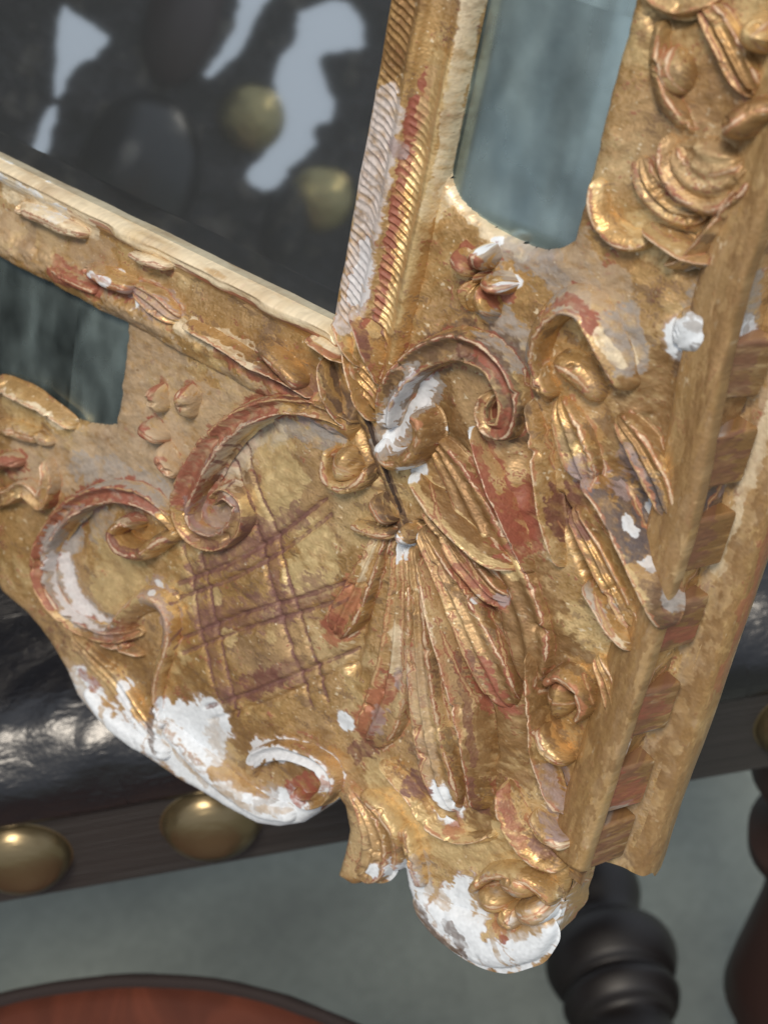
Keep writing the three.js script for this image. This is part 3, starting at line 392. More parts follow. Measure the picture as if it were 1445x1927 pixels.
// left of the mitre
stroke('scroll', [[12.1,-20.2,3,3.4],[4.1,-19.8,4,5],[-7.6,-22.8,5,6.5],[-18.1,-30.3,6,7],[-25.9,-40.5,7,7.5],[-31.2,-51.9,8,7.5],[-33.9,-62.4,7.6,7],[-30.9,-68.7,6,6.5],[-23.1,-68.2,5.4,6],[-16.4,-61.1,5,6],[-16.2,-54.3,4.4,6],[-21.4,-53.2,3.8,6],[-24.7,-57.5,3.4,6]], { prof: 'cove' });
stroke('volute', [[8,-29,6,3.4],[12.3,-29.5,10,5.6],[16.3,-30.1,6,3.4]], { prof: 'round' }); stroke('curl', [[6.5,-28.1,2.4,3.6],[7.5,-34.1,3.2,4.6],[12.9,-35.1,3.6,5.2],[17.5,-31.2,3.2,4.6],[18.7,-27,2.4,3.6]]);
stroke('scroll', [[-35.6,-72.4,3,4],[-40.5,-68.5,4.4,6],[-50,-68.1,5.4,7],[-61.9,-73.2,5.8,7],[-73.2,-83.4,5.8,7],[-80.7,-96,6,7],[-83,-107.3,6.2,7],[-78.4,-115.5,5.6,6.5],[-68.3,-118.3,4.6,5.5],[-54.9,-115.7,3.8,4.6],[-43.5,-107.6,2.6,3]], { prof: 'cove' });
stroke('curl', [[-33.6,-71,2.6,4],[-39,-75.7,4.2,6],[-45,-82.4,5,6.5],[-51.9,-84.3,5,6.5],[-55.2,-81.4,4.4,6.5],[-51.9,-76.4,3.6,6.5],[-47.5,-76.2,3,6.5]]);
stroke('petal', [[-49.1,-35.8,2.6,4],[-48.5,-39.1,4,5.5],[-46.5,-42.6,2.6,3.4]]); stroke('petal', [[-39,-31.1,3,4.4],[-37.8,-34.3,5,6],[-37.5,-40.1,4,4]]); stroke('petal', [[-51.5,-47,3,4.4],[-48.6,-48.1,4.6,6],[-43.8,-49.6,3.4,4]]); stroke('petal', [[-44.5,-50.2,3.4,4],[-41.7,-53.5,5.2,6],[-37.3,-57.1,4,4.4]]);
stroke('scroll', [[-113.7,-101.6,4,4],[-100.5,-93.4,5,5],[-92.3,-86.3,5.4,6],[-85.1,-86.9,5.4,6],[-83.4,-79.2,5,6],[-86.2,-74.4,4,5]], { prof: 'cove' }); stroke('petal', [[-105.9,-85.6,4,4],[-100.4,-81,4.6,5.5],[-95.2,-79.9,3.4,4]]);
stroke('leaf', [[-57.6,-119.4,4,3],[-49.7,-106.5,6,4.6],[-42.2,-96.9,7,5.5],[-35.4,-96.9,7,6],[-33.7,-104.8,6,5.6],[-35.8,-116.5,5,5],[-35.8,-127.2,4,4],[-32.2,-134.1,3,3]], { prof: 'lean', side: 1 });
stroke('leaf', [[-71.1,-124.6,4,2.6],[-62,-126.7,6,3.6],[-50.8,-129.4,7,4],[-41.5,-134.8,7,4],[-32.5,-138.5,6,3]], { prof: 'leaf', calm: 0.35 }); stroke('leaf', [[-62.7,-138.2,4,2.4],[-53.5,-141.2,6,3.6],[-40.3,-142.4,7,3.6],[-28.1,-140.3,5,2.6]], { prof: 'round', calm: 0.35 });
stroke('leaf', [[-31.4,-132.6,4,3],[-21.9,-134.1,6,4],[-9.6,-135.9,7,4.4],[5,-136.3,7,4],[16.5,-132.5,5,2.6]], { prof: 'round', calm: 0.35 }); stroke('leaf', [[-58.6,-120.2,3,2.4],[-49.3,-116.7,5,3.6],[-42,-115.2,4,3]], { prof: 'ridge' });
stroke('curl', [[1.2,-129.3,3,3],[1.8,-122.5,4.4,5],[9.2,-115,5,5.6],[19.4,-111.6,5,5.6],[25.6,-113.8,4.6,5.5],[24.2,-120.9,4,5],[18.8,-125.9,3.4,4.6],[14.9,-124.6,3,4.6]], { prof: 'cove', calm: 0.35 });
// rail knots
stroke('knot', [[-89.3,-19.8,2.4,3.6],[-81.3,-19.6,3.6,4.6],[-71.8,-19.4,3,3.8]]); stroke('knot', [[-76.9,-14.4,3,4.6],[-68.2,-14.4,4.6,6],[-59.7,-13.9,4,5]]); stroke('knot', [[-61.2,-14.1,4,5],[-52.5,-14.5,6.4,6.4],[-44.4,-16.9,5,4.6]], { prof: 'leaf' }); stroke('knot', [[-62.1,-5.4,2,4.4],[-55.9,-4.7,3,5.6],[-49.1,-4.1,2,4.4]]);
stroke('knot', [[-42.7,-16.2,4,4.4],[-30.3,-16.1,4.6,5.6],[-18.1,-16.8,4.6,6],[-8,-16.9,4,5],[0.5,-18.4,3,3.6]], { prof: 'ridge' }); stroke('knot', [[-19,-12,3,4],[-10.3,-13.5,4.4,6],[-3.1,-16.7,4,5]]); stroke('knot', [[-110.4,-62.3,5,3.4],[-97.3,-60.5,6,4.4],[-86.5,-60.5,5,4],[-77,-61,3,3]], { prof: 'ridge' }); stroke('knot', [[-108.2,-74.3,4,3],[-95.2,-70.6,5,3.6],[-84.6,-68.6,3,2.6]]);
stroke('knot', [[-104.9,-9.1,3,3.4],[-96.8,-7.6,4,4.6],[-86.8,-7.3,4.4,4.6],[-79,-7,3,3.4]]);
// plumes fanning down from the knot of the mitre
stroke('plume', [[24.9,-37,2.93,3],[24.2,-47.4,5.61,5],[22.3,-57.7,8.05,5.6],[19.6,-67.7,9.03,5.6],[16.9,-75.3,6.59,4.6]], { prof: 'leaf', base: -2.6 });
stroke('plume', [[29.2,-40.9,3.17,3],[33,-50.4,6.83,5.6],[35.8,-63.6,9.27,6.6],[36.9,-76.6,10.98,6.8],[35.8,-88.6,12.2,6.4],[32.1,-99,9.27,5]], { prof: 'leaf', veins: 2, base: -2.6 });
stroke('plume', [[32.7,-41.4,3.17,4],[37.8,-52.2,5.61,5.6],[42.9,-67,7.81,6.2],[48.8,-81.9,9.76,6.4],[54.7,-92.8,10.49,6.4],[60.7,-102.7,7.81,5]], { prof: 'leaf', veins: 2, base: -2.6 });
stroke('plume', [[36.9,-41.6,3.17,4],[43.3,-50.2,5.61,6.6],[50.1,-60.2,6.83,7.2],[57.3,-71.7,7.32,7.2],[63.3,-83.2,8.54,7],[68,-96.7,7.32,5.4]], { prof: 'ridge', base: -2.6 });
stroke('plume', [[34.2,-36.1,3.17,4],[44.2,-43.3,7.08,6],[53,-51,9.76,6.6],[60.6,-58.5,11.71,6.6],[68,-67.1,8.54,5]], { prof: 'leaf', veins: 2, base: -2.6 });
stroke('plume', [[32.6,-29.9,3.17,4],[40.7,-32.5,5.61,6.4],[49.4,-37.4,7.32,7],[56.9,-40.6,7.32,7],[61.8,-41.8,4.88,5]], { prof: 'leaf', base: -2.6 });
stroke('plume', [[29.2,-23.9,3.17,4],[36.8,-26.7,5.61,7],[46.5,-30,7.32,8],[55,-31.8,7.32,8],[61.4,-33.1,4.88,6]], { prof: 'ridge', base: -2.6 });
stroke('knop', [[29.4,-38.6,3,4],[32.2,-38.6,4,5.4],[33.8,-40.3,3,4]]); stroke('knop', [[20.8,-34.1,3,3.6],[24.7,-36.1,4,5],[27.6,-37.8,3,4]]); stroke('knop', [[16.5,-43.7,2.6,3],[23.4,-42,3.4,4],[28.6,-40.5,2.6,3]]);
// broad leaf and ribs of the right half
stroke('leaf', [[31.4,-14.4,5,2],[41,-19.9,9,3.6],[51.3,-28.9,12,4.2],[60.8,-37.7,13,4.2],[67.9,-47.8,12,4],[70.9,-58.9,8,3]], { prof: 'leaf', veins: 3 });
stroke('rib', [[41.6,-7.1,2.4,3],[46.9,-12.2,3.4,5],[53.8,-19.4,4,5.6],[60,-26.8,3.4,4.6],[64.4,-32.6,2.4,3]], { prof: 'ridge' });
stroke('rib', [[53.4,4.9,2.6,3],[58.6,-2.6,4.4,5.6],[62.6,-12.1,4.6,5.8],[66.8,-20.4,4,5],[71.2,-27.3,3,3.4]], { prof: 'ridge' });
stroke('leaf', [[59.8,8.4,4,4],[65,2.8,8,6],[69.8,-3,9,6.6],[71.9,-6.4,6,6]], { prof: 'leaf' });
stroke('leaf', [[70.3,-5,4,5],[77.9,-7.9,6.4,7.4],[85.9,-14.1,7.6,8],[92.2,-21,8.4,7.6],[97.3,-28.5,5,5]], { prof: 'ridge' });
stroke('leaf', [[69.4,-13.3,4,4],[77.3,-18.9,6,6],[84.6,-24.8,6.4,6.4],[91.3,-32.4,5,4.6]], { prof: 'leaf' });
stroke('leaf', [[76.9,-27.5,3,4.4],[82.2,-29.1,4.6,6.4],[87.5,-32.9,5,6.4],[92.5,-36.4,3.4,4.4]], { prof: 'ridge' });
stroke('leaf', [[73.4,10.2,4,4],[80.8,6.4,7,5.6],[86.9,0.9,7,5.6],[91.8,-5.2,4,4]], { prof: 'leaf' });
stroke('volute', [[75.5,-56.9,8,3],[79.3,-56.4,12,5],[83.4,-55.9,8,3.2]], { prof: 'round' }); stroke('curl', [[75,-55,2.4,3.6],[78.5,-50.1,3.6,5.2],[83.5,-50.3,4,5.8],[85.8,-54.5,3.4,5],[84.4,-59.4,2.4,3.6]]);
stroke('rib', [[69,-49.5,3,4],[73.8,-61.1,4,5.4],[77.9,-71.9,4.4,5.6],[82.9,-79.3,4,5],[88.3,-84.1,3,3.6]], { prof: 'ridge' }); stroke('leaf', [[76.5,-65.6,3,4],[80.8,-68.9,4.6,5.6],[86.3,-70.1,3,4]]);
stroke('leaf', [[71.7,-85.2,3,5],[75.2,-89.5,5.6,7],[80.1,-94.1,6.4,7.4],[85.5,-96.7,6,6.4],[92.3,-95.7,4,4.6]], { prof: 'lean', side: -1 }); stroke('leaf', [[80.3,-88.2,3,4],[85.9,-89.9,4.4,5.6],[91.9,-89.4,4,5]]);
stroke('rib', [[83.9,-42.8,3,3],[89.4,-47.9,5,4],[93.4,-56.8,5,4],[92.9,-68.8,4,3]], { prof: 'leaf' });
stroke('leaf', [[30.5,-113.7,3,3],[36.6,-116.4,6,4.4],[41.8,-122.4,9,5],[43,-130.5,9,4.6],[38.3,-137.7,5,3.4]], { prof: 'leaf', veins: 3 }); stroke('leaf', [[35,-112.4,3,3.4],[42.5,-112.4,5,5],[47.6,-115.4,5,5],[49.8,-121.5,4,4],[49.2,-127.7,3,3]]);
stroke('rib', [[49.4,-112.9,3,3],[53.8,-120.1,4,4],[57.9,-127.5,3,3]]); stroke('leaf', [[37.8,-100.6,3,3],[48.4,-103.5,5,4.4],[56.2,-108.3,5,4.4],[65.4,-106.9,4,3.6],[73,-100.1,3,3]], { prof: 'ridge' });
// dark raised strip standing in for the shade inside the mitre gap
{
  const gapShade = new THREE.MeshStandardMaterial({ color: new THREE.Color().setRGB(0.045, 0.028, 0.02), roughness: 0.9 });
  const m = stroke('mitre_gap_shade', [[4.8,-7.1,0.6,0.8],[8.6,-11.5,1,1.2],[14.4,-17.9,0.8,1],[20,-24.3,1.1,1.2],[24.8,-30.5,0.8,1],[28.4,-35,0.6,0.8]], { base: -0.6 }); m.material = gapShade;
}
// the drop
stroke('drop_boss', [[55.5,-132.3,5,1.6],[65.9,-133.5,12,3],[76.8,-131.5,14,3.6],[86.1,-125.2,11,3],[92.2,-113.9,6,2]], { prof: 'round', calm: 0.35 });
stroke('petal', [[73.1,-117.7,4,4],[77.4,-116.2,7,6],[82,-114.8,5,5]]); stroke('petal', [[78,-110.4,4,4],[82.6,-107.1,7,6.4],[87.7,-107,5,5]]); stroke('petal', [[91.5,-107.8,4,4],[88.5,-112,7,6],[83.9,-115.1,5,5]]); stroke('petal', [[84.4,-121.5,4,4],[83.2,-118.3,6.4,6],[83.9,-114.1,5,5]]);
stroke('curl', [[71.4,-117.8,2.6,4],[75.5,-109.5,3.6,5],[82,-104.9,4,5.4],[87.9,-104.6,4,5],[92.3,-107.6,3,4]]);
// stile field
stroke('shell', [[60.5,85.3,3,4],[61.5,78.9,4.4,6],[64.9,73.1,5.4,7],[70,69.2,4.4,6],[73,68,3,4]], { prof: 'lean', side: 1 }); stroke('shell', [[64.4,81.6,4,3.6],[65.9,77.7,8,5.6],[69.6,74.4,6,4.6]], { prof: 'round' });
stroke('shell', [[68.9,66.8,3,4],[69.8,62.2,4.6,6],[73.9,58.8,5.4,7],[80.1,57.7,5.4,7],[84.7,61.1,4.6,6],[86.2,65.2,3,4]], { prof: 'lean', side: -1 });
stroke('shell', [[69.9,65.4,5,3],[73.5,63.2,11,5],[78.7,62.5,13,5.6],[83.2,64.9,9,4.6],[85.3,67.7,4,3]], { prof: 'round', veins: 4 });
stroke('knot', [[79.3,70.7,4,5],[82.4,73.2,6.6,8],[85.4,76.4,5.4,7],[88.6,78.1,4,5]]); stroke('knot', [[82.8,92.4,7,5],[81.6,88.5,8,7.6],[83.4,85.7,6,5]]);
stroke('shell', [[56.2,53.9,3,3.6],[57.8,49.1,4.4,5.4],[61.5,45.5,5,6],[66.5,45,4.4,5.4],[70.2,46.9,3,4]], { prof: 'lean', side: -1 }); stroke('rib', [[68.2,48.3,3,4],[73.4,47.5,4.4,5.6],[79.2,46.7,4.4,5.6],[84,46.5,3,4]], { prof: 'ridge' }); stroke('rib', [[74.5,42.9,2.6,3],[78.8,46.1,3.6,4.6],[82.6,53.8,4,5],[85.2,62.8,3,4]], { prof: 'ridge' });
stroke('leaf', [[63.3,60.4,4,2],[66.9,56.5,6,4],[73.6,53.6,6,4.4],[80,54.9,4,3]], { prof: 'leaf' }); stroke('leaf', [[67.2,90,4,3],[72.6,86.8,6,4.6],[79.9,80.5,6,4.6],[83,77.7,4,3]], { prof: 'leaf', veins: 2 });
stroke('gesso_patch', [[81.3,28.5,4,1.6],[83.4,31.6,9,2.8],[85.9,34.2,8,2.6],[88.5,37.7,3,1.6]], { base: -0.6 });
stroke('shell', [[56.4,96.3,4,4],[57.5,91,6,6],[63.4,89.8,6,6],[70.2,92.6,4,4]], { prof: 'cove' });

// --- the sheet is complete once the rubbed edges of the carving are on it
const goldMap = mkTex(TW, TH, (i, j, o) => { const k = (j * TW + i) * 3; o[0] = toS(Math.max(0, col[k])); o[1] = toS(Math.max(0, col[k + 1])); o[2] = toS(Math.max(0, col[k + 2])); }, true);
const ormMap = mkTex(TW >> 1, TH >> 1, (i, j, o) => { const k = j * 2 * TW + i * 2; o[0] = 1; o[1] = rgh[k]; o[2] = met[k]; });
const bmpMap = mkTex(TW, TH, (i, j, o) => { o[0] = o[1] = o[2] = bmp[j * TW + i] * 0.6 + 0.1; });
gilt.map = goldMap; gilt.roughnessMap = gilt.metalnessMap = ormMap; gilt.bumpMap = bmpMap;

// --- glass
const foxTex = repeat(tex(512, 512, (i, j, o) => { const n = fbm(i / 70, j / 240, 3), s = fbm(i / 26 + 70, j / 60, 2); const m = fbm(i / 60 + 9, j / 50, 4); const g = 0.60 + 0.2 * n + 0.05 * s + 0.12 * m; o[0] = g * 0.89; o[1] = g * 0.99; o[2] = g * 0.99; }, true));
const foxRough = repeat(tex(256, 256, (i, j, o) => { const n = fbm(i / 40 + 4, j / 90, 3); o[0] = 1; o[1] = 0.26 + 0.12 * n; o[2] = 0.8 + 0.2 * fbm(i / 20, j / 40 + 90, 3); }));
const bigGlass = new THREE.MeshStandardMaterial({ color: 0xc8ced1, metalness: 0.95, roughness: 0.042 }); bigGlass.name = 'old_mirror';
const cloudy = new THREE.MeshStandardMaterial({ map: foxTex, roughnessMap: foxRough, metalnessMap: foxRough, metalness: 1, roughness: 1 }); cloudy.name = 'clouded_mirror';
function pane(name, poly, w, mat) {
  const sh = new THREE.Shape(poly.map(p => new THREE.Vector2(p[0] * MM, p[1] * MM))), g = new THREE.ExtrudeGeometry(sh, { depth: 2.5 * MM, bevelEnabled: false });
  g.translate(0, 0, (w - 2.5) * MM); const p = g.attributes.position, uv = g.attributes.uv; for (let i = 0; i < p.count; i++) uv.setXY(i, p.getX(i) * 12, p.getY(i) * 12);
  return part(name, g, mat, frame);
}
part('mirror_glass', gridGeo(2, 90, (s, t) => { const v = t < 0.5 ? lerp(-1, 12, t / 0.5) : lerp(12, 140, (t - 0.5) / 0.5); return [lerp(-205, 1, s) * MM, v * MM, (-1.5 - 0.32 * clamp((7 - v) / 7)) * MM]; }), bigGlass, frame);
function bevelled(u0, u1, v0, v1) { // old plate with a ground bevel along its edges
  const g = gridGeo(60, 60, (s, t) => { const e = x => x < 0.16 ? x / 0.16 * 0.12 : x > 0.84 ? 1 - (1 - x) / 0.16 * 0.12 : 0.12 + (x - 0.16) / 0.68 * 0.76; const u = lerp(u0, u1, e(s)), v = lerp(v0, v1, e(t)), m = Math.min(u - u0, u1 - u, v - v0, v1 - v); return [u * MM, v * MM, (-2.2 - 0.5 * smooth(6.5, 1.5, m) + 0.03 * fbm(u / 14, v / 14, 2)) * MM]; }, p => [p[0] * 12, p[1] * 12]);
  return part('glass_panel', g, cloudy, frame);
}
bevelled(-205, -61, -65, -23.5); bevelled(18.5, 56, 32, 142);

// ------------------------------------------------------------------ the leather chair behind it
const leatherBump = repeat(tex(512, 512, (i, j, o) => { const a = Math.abs(fbm(i / 26, j / 14, 3)), b = fbm(i / 70, j / 70, 3), c = Math.abs(noise2(i / 3, j / 3)); o[0] = o[1] = o[2] = clamp(0.4 + a * 0.5 + b * 0.4 + c * 0.07); }));
const leather = new THREE.MeshPhysicalMaterial({ color: new THREE.Color().setRGB(0.005, 0.005, 0.007), roughness: 0.3, bumpMap: leatherBump, bumpScale: 0.0005, clearcoat: 0.25, clearcoatRoughness: 0.2 }); leather.name = 'black_leather';
const bandMat = new THREE.MeshStandardMaterial({ color: new THREE.Color().setRGB(0.03, 0.026, 0.024), roughness: 0.6, bumpMap: leatherBump, bumpScale: 0.0008 });
const woodTex = repeat(tex(256, 512, (i, j, o) => { const n = fbm(i / 7 + 0.6 * fbm(i / 40, j / 90, 3) * 10, j / 110, 4), m = fbm(i / 50, j / 50 + 9, 3); const g = 0.5 + 0.35 * n + 0.2 * m; o[0] = 0.23 + 0.2 * g; o[1] = 0.12 + 0.11 * g; o[2] = 0.09 + 0.075 * g; }, true));
const darkWood = new THREE.MeshPhysicalMaterial({ color: new THREE.Color().setRGB(0.007, 0.005, 0.005), roughness: 0.5, clearcoat: 0.03, clearcoatRoughness: 0.4 }); darkWood.name = 'dark_wood';
const redWood = new THREE.MeshPhysicalMaterial({ color: new THREE.Color().setRGB(0.03, 0.013, 0.010), roughness: 0.5, clearcoat: 0.15, clearcoatRoughness: 0.4 });
const hammer = repeat(tex(256, 256, (i, j, o) => { o[0] = o[1] = o[2] = 0.5 + 0.4 * fbm(i / 22, j / 22, 4); }));
const brass = new THREE.MeshStandardMaterial({ color: new THREE.Color().setRGB(0.20, 0.155, 0.085), metalness: 0.8, roughness: 0.3, bumpMap: hammer, bumpScale: 0.0002 }); brass.name = 'tarnished_brass';
const chair = thing('leather_chair', 'dark wooden chair with black leather seat edged by large domed brass nails', 'chair');
chair.position.set(0, 0, -0.333);
const XR = 0.155;
{
  // seat: padded leather, rolling over the front edge; local z = 0 is the face of the band
  const g = gridGeo(220, 160, (s, t) => {
    const x = lerp(-0.5, XR, s), k = t * 0.5; // k runs up the front then back
    const R = 0.03; let y, z;
    if (k < 0.02) { y = 0.446 + k * 0.4; z = 0.001 + 0.004 * Math.sin(k / 0.02 * Math.PI / 2); }
    else { const a = (k - 0.02) / R; if (a < Math.PI / 2) { y = 0.454 + R * Math.sin(a); z = 0.005 - R * (1 - Math.cos(a)); } else { y = 0.484; z = 0.005 - R - (k - 0.02 - R * Math.PI / 2); } }
    const n = 0.005 * fbm(x * 16, k * 22 + 5, 4) + 0.0009 * fbm(x * 60 + 3, k * 60, 3);
    return [x, y + n, z + n * 0.7];
  }, (p, s, t) => [s * 6.5, t * 5]);
  part('seat', g, leather, chair);
  const b = new RoundedBoxGeometry(0.5 + XR, 0.044, 0.03, 4, 0.003); b.translate((XR - 0.5) / 2, 0.4285, -0.0135);
  part('nail_band', b, bandMat, chair);
  const fr = new RoundedBoxGeometry(0.5 + XR, 0.03, 0.40, 3, 0.004); fr.translate((XR - 0.5) / 2, 0.43, -0.23); part('seat_frame', fr, darkWood, chair);
  const dome = new THREE.SphereGeometry(0.0140, 40, 16, 0, Math.PI * 2, 0, Math.PI * 0.47); dome.scale(1.18, 0.80, 1.18); dome.rotateX(Math.PI / 2); const rim = new THREE.TorusGeometry(0.0164, 0.0010, 8, 40); const nailGeo = mergeGeometries([dome, rim]);
  const at = [-0.3300, -0.2662, -0.2020, -0.1381, -0.0741, -0.0080, 0.0585, 0.1250]; at.forEach((x, i) => { const m = part('nail', nailGeo, brass, chair); m.position.set(x, 0.4312 - 0.0016 * (i > 5), 0.0008); m.rotation.z = i * 1.9; });
  // turned front leg
  const legProf = [[0.026, 0.43], [0.026, 0.36], [0.02, 0.345], [0.018, 0.33], [0.026, 0.322], [0.026, 0.312], [0.016, 0.30], [0.02, 0.27], [0.03, 0.225], [0.034, 0.205], [0.03, 0.19], [0.018, 0.18], [0.028, 0.17], [0.028, 0.16], [0.02, 0.15], [0.03, 0.13], [0.03, 0.07], [0.02, 0.06], [0.032, 0.045], [0.034, 0.025], [0.022, 0.003], [0.0, 0.003]].map(([a, b]) => new THREE.Vector2(a, b)).reverse();
  const leg = new THREE.LatheGeometry(legProf, 40);
  const L1 = part('leg', leg, redWood, chair); L1.position.set(0.145, 0, -0.03);
  const L2 = part('leg', leg, darkWood, chair); L2.position.set(-0.44, 0, -0.03);
  const L3 = part('leg', leg, darkWood, chair); L3.position.set(0.145, 0, -0.40);
  const L4 = part('leg', leg, darkWood, chair); L4.position.set(-0.44, 0, -0.40);
  // turned stretcher running front to back
  const sp = [[0, 0], [0.02, 0], [0.022, 0.02], [0.015, 0.05], [0.02, 0.09], [0.024, 0.115], [0.02, 0.132], [0.03, 0.142], [0.033, 0.152], [0.03, 0.162], [0.026, 0.166], [0.029, 0.172], [0.026, 0.18], [0.02, 0.186], [0.028, 0.205], [0.031, 0.23], [0.026, 0.26], [0.015, 0.30], [0.02, 0.35], [0, 0.35]].map(([a, b]) => new THREE.Vector2(a, b));
  const sg = new THREE.LatheGeometry(spline(sp.map(p => [p.x, p.y]), 120).map(p => new THREE.Vector2(Math.max(0, p[0]), p[1])), 40); sg.rotateX(Math.PI / 2);
  sg.scale(0.92, 0.92, 1); const st = part('stretcher', sg, darkWood, chair); st.position.set([0.0667,0.2,-0.3947][0], 0.2, [0.0667,0.2,-0.3947][2] + 0.333 - 0.152);
}

// ------------------------------------------------------------------ round stool in front
const stool = thing('round_stool', 'round reddish brown wooden stool top with dark worn rim', 'stool');
{
  const c = [-0.1461,0.36,-0.3368]; stool.position.set(c[0], 0, c[2] + 0.178);
  const topMat = new THREE.MeshPhysicalMaterial({ map: woodTex, roughness: 0.5, bumpMap: woodTex, bumpScale: 0.0006 });
  const R = 0.172;
  const g = gridGeo(96, 40, (s, t) => { const a = s * Math.PI * 2, r = R * 0.975 * t; return [Math.cos(a) * r, 0.36 + 0.0008 * fbm(Math.cos(a) * r * 40, Math.sin(a) * r * 40, 3) - 0.002 * smooth(0.97, 1, t), -Math.sin(a) * r]; }, p => [p[0] * 4, p[2] * 2]);
  part('seat', g, topMat, stool);
  const rp = [[0.955, 0.352], [0.965, 0.3605], [0.985, 0.3615], [1.0, 0.357], [1.005, 0.348], [0.995, 0.338], [0.9, 0.335], [0, 0.335]].map(([a, b]) => new THREE.Vector2(a * R, b));
  const rim = new THREE.LatheGeometry(rp, 160), p = rim.attributes.position; for (let i = 0; i < p.count; i++) { const x = p.getX(i), y = p.getY(i), z = p.getZ(i), n = 1 + 0.006 * fbm(x * 90, z * 90 + y * 50, 2); p.setXYZ(i, x * n, y, z * n); } rim.computeVertexNormals();
  part('rim', rim, new THREE.MeshStandardMaterial({ color: new THREE.Color().setRGB(0.016, 0.009, 0.008), roughness: 0.85 }), stool);
  for (let k = 0; k < 3; k++) { const a = k * 2.094 + 0.5, lg = new THREE.CylinderGeometry(0.014, 0.018, 0.342, 24); const m = part('leg', lg, redWood, stool); m.position.set(Math.cos(a) * 0.12, 0.17, Math.sin(a) * 0.12); }
}
// ------------------------------------------------------------------ backrest of the chair, behind the frame
{
  const p = new RoundedBoxGeometry(XR + 0.46, 0.75, 0.035, 4, 0.01); p.translate((XR - 0.46) / 2, 0.97, -0.43); part('backrest', p, leather, chair);
  for (const x of [0.145, -0.44]) { const b = new RoundedBoxGeometry(0.045, 0.78, 0.045, 3, 0.006); b.translate(x, 0.80, -0.42); part('back_post', b, darkWood, chair); }
}
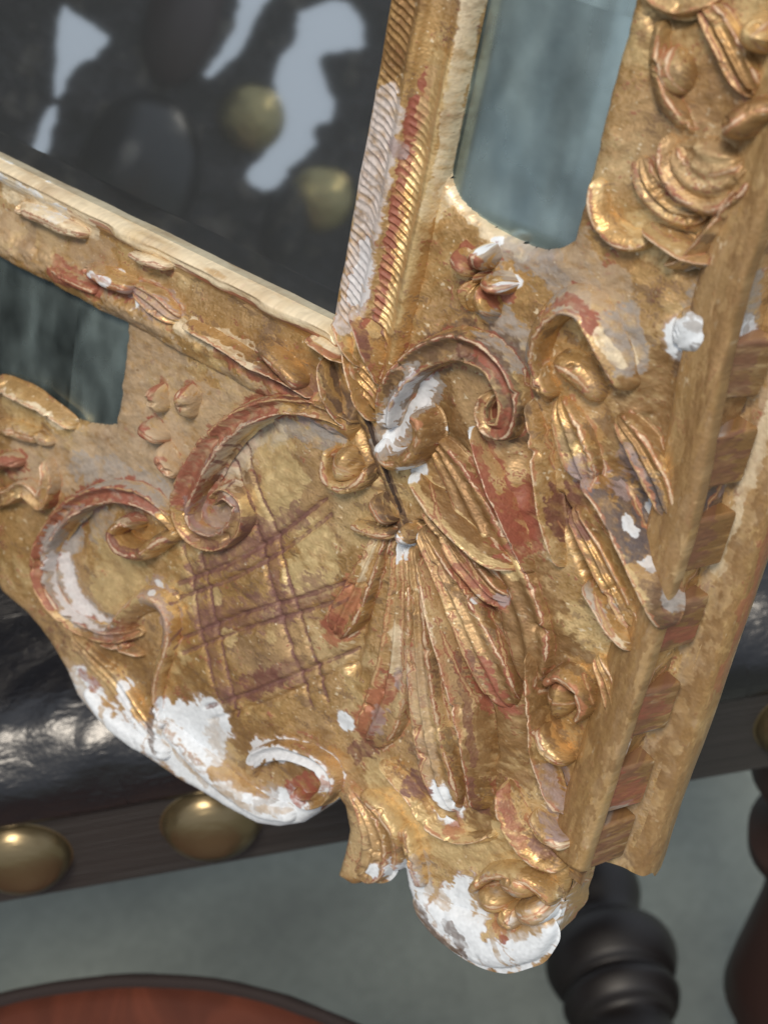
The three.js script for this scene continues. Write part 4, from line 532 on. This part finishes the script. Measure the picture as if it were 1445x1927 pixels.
// ------------------------------------------------------------------ a second chair to the left, seen only in the old glass: its pierced and nailed backrest
const other = thing('carved_chair', 'second dark chair with pierced leather back and brass nails, reflected in the mirror', 'chair');
{
  const X = -0.40, sh = new THREE.Shape(), q = (P, s) => P.forEach(([z, y], i) => s[i ? 'lineTo' : 'moveTo'](-z, y));
  q([[-0.62, 0.42], [-0.62, 1.02], [-0.16, 1.02], [-0.17, 0.8], [-0.185, 0.6], [-0.18, 0.42]], sh);
  const hole = P => { const h = new THREE.Path(), S = spline([...P, P[0]], P.length * 6).map(([z, y]) => [z + 0.0016 * fbm(z * 260, y * 260, 3), y + 0.0016 * fbm(z * 260 + 50, y * 260, 3)]); q(S, h); sh.holes.push(h); };
  hole([[-0.2896,0.7648],[-0.2728,0.7768],[-0.2609,0.7742],[-0.2547,0.7663],[-0.253,0.7589],[-0.2605,0.7547],[-0.27,0.7492],[-0.2684,0.7437],[-0.2629,0.7368],[-0.2571,0.7321],[-0.2572,0.7228],[-0.2633,0.7176],[-0.2602,0.7115],[-0.2634,0.7022],[-0.2687,0.6958],[-0.2694,0.6886],[-0.2788,0.681],[-0.2888,0.6852],[-0.285,0.696],[-0.2818,0.7055],[-0.2823,0.7147],[-0.2866,0.7246],[-0.2902,0.7308],[-0.2898,0.7423],[-0.2866,0.7497]]);
  hole([[-0.319,0.7725],[-0.302,0.7714],[-0.303,0.7587],[-0.3052,0.7499],[-0.3067,0.7387],[-0.3114,0.7295],[-0.3176,0.721],[-0.3214,0.7226],[-0.3176,0.7347],[-0.3156,0.7441],[-0.3153,0.7541]]);
  hole([[-0.3874,0.7143],[-0.3894,0.7305],[-0.3814,0.7298],[-0.3664,0.7251],[-0.3649,0.72],[-0.368,0.714],[-0.3735,0.7078],[-0.376,0.7],[-0.3769,0.6923],[-0.3814,0.6895],[-0.3851,0.7017]]);
  hole([[-0.383,0.6852],[-0.3781,0.6882],[-0.3768,0.6775],[-0.3766,0.6652],[-0.3789,0.6532],[-0.3855,0.6509],[-0.3843,0.665]]);
  const g = new THREE.ExtrudeGeometry(sh, { depth: 0.005, bevelEnabled: true, bevelThickness: 0.002, bevelSize: 0.001, bevelSegments: 2 });
  g.rotateY(Math.PI / 2); g.translate(X - 0.008, 0, 0);
  const wornTex = repeat(tex(256, 256, (i, j, o) => { const a = fbm(i / 34, j / 34, 4), b = fbm(i / 9 + 40, j / 14, 3), g = 0.15 + 0.16 * a + 0.1 * b, w = smooth(0.25, 0.45, fbm(i / 22 + 7, j / 30 + 60, 3)) * 0.16; o[0] = g * 1.04 + w; o[1] = g + w * 0.9; o[2] = g * 1.04 + w * 0.7; }, true));
  const wornLeather = new THREE.MeshStandardMaterial({ map: wornTex, roughness: 0.6, bumpMap: leatherBump, bumpScale: 0.004 });
  { const p = g.attributes.position, uv = g.attributes.uv; for (let i = 0; i < p.count; i++) uv.setXY(i, p.getZ(i) * 9, p.getY(i) * 9); }
  part('pierced_back', g, wornLeather, other);
  const nail = new THREE.SphereGeometry(0.0155, 32, 16, 0, Math.PI * 2, 0, Math.PI * 0.48); nail.scale(1, 0.7, 1); nail.rotateZ(-Math.PI / 2);
  const nb = new THREE.MeshStandardMaterial({ color: new THREE.Color().setRGB(0.42, 0.35, 0.17), metalness: 0.9, roughness: 0.24, bumpMap: hammer, bumpScale: 0.0015 });
  for (const [z, y] of [[-0.2941,0.7113],[-0.252,0.6871]]) { const m = part('nail', nail, nb, other); m.position.set(X + 0.001, y, z); }
  const pad = (P, h, mat, name) => { const c = P[0], r = P[1], gg = new THREE.SphereGeometry(1, 40, 20); gg.scale(h, r[1], r[0]); const m = part(name, gg, mat, other); m.position.set(X, c[1], c[0]); return m; };
  const maroon = new THREE.MeshPhysicalMaterial({ color: new THREE.Color().setRGB(0.035, 0.02, 0.022), roughness: 0.5 });
  pad([[[-0.3367,0.7413]][0], [0.0165, 0.030]], 0.014, maroon, 'cushion');
  pad([[[-0.3351,0.6696]][0], [0.028, 0.038]], 0.02, leather, 'cushion');
  pad([[[-0.2637,0.6712]][0], [0.011, 0.020]], 0.014, wornLeather, 'knob');
  const st = new RoundedBoxGeometry(0.44, 0.05, 0.46, 4, 0.012); st.translate(X - 0.24, 0.45, -0.39); part('seat', st, leather, other);
  for (const z of [-0.59, -0.2]) for (const x of [X - 0.01, X - 0.43]) { const b = new RoundedBoxGeometry(0.04, 0.43, 0.04, 3, 0.005); b.translate(x, 0.215, z); part('leg', b, darkWood, other); }
}


renderer.render(scene, camera);
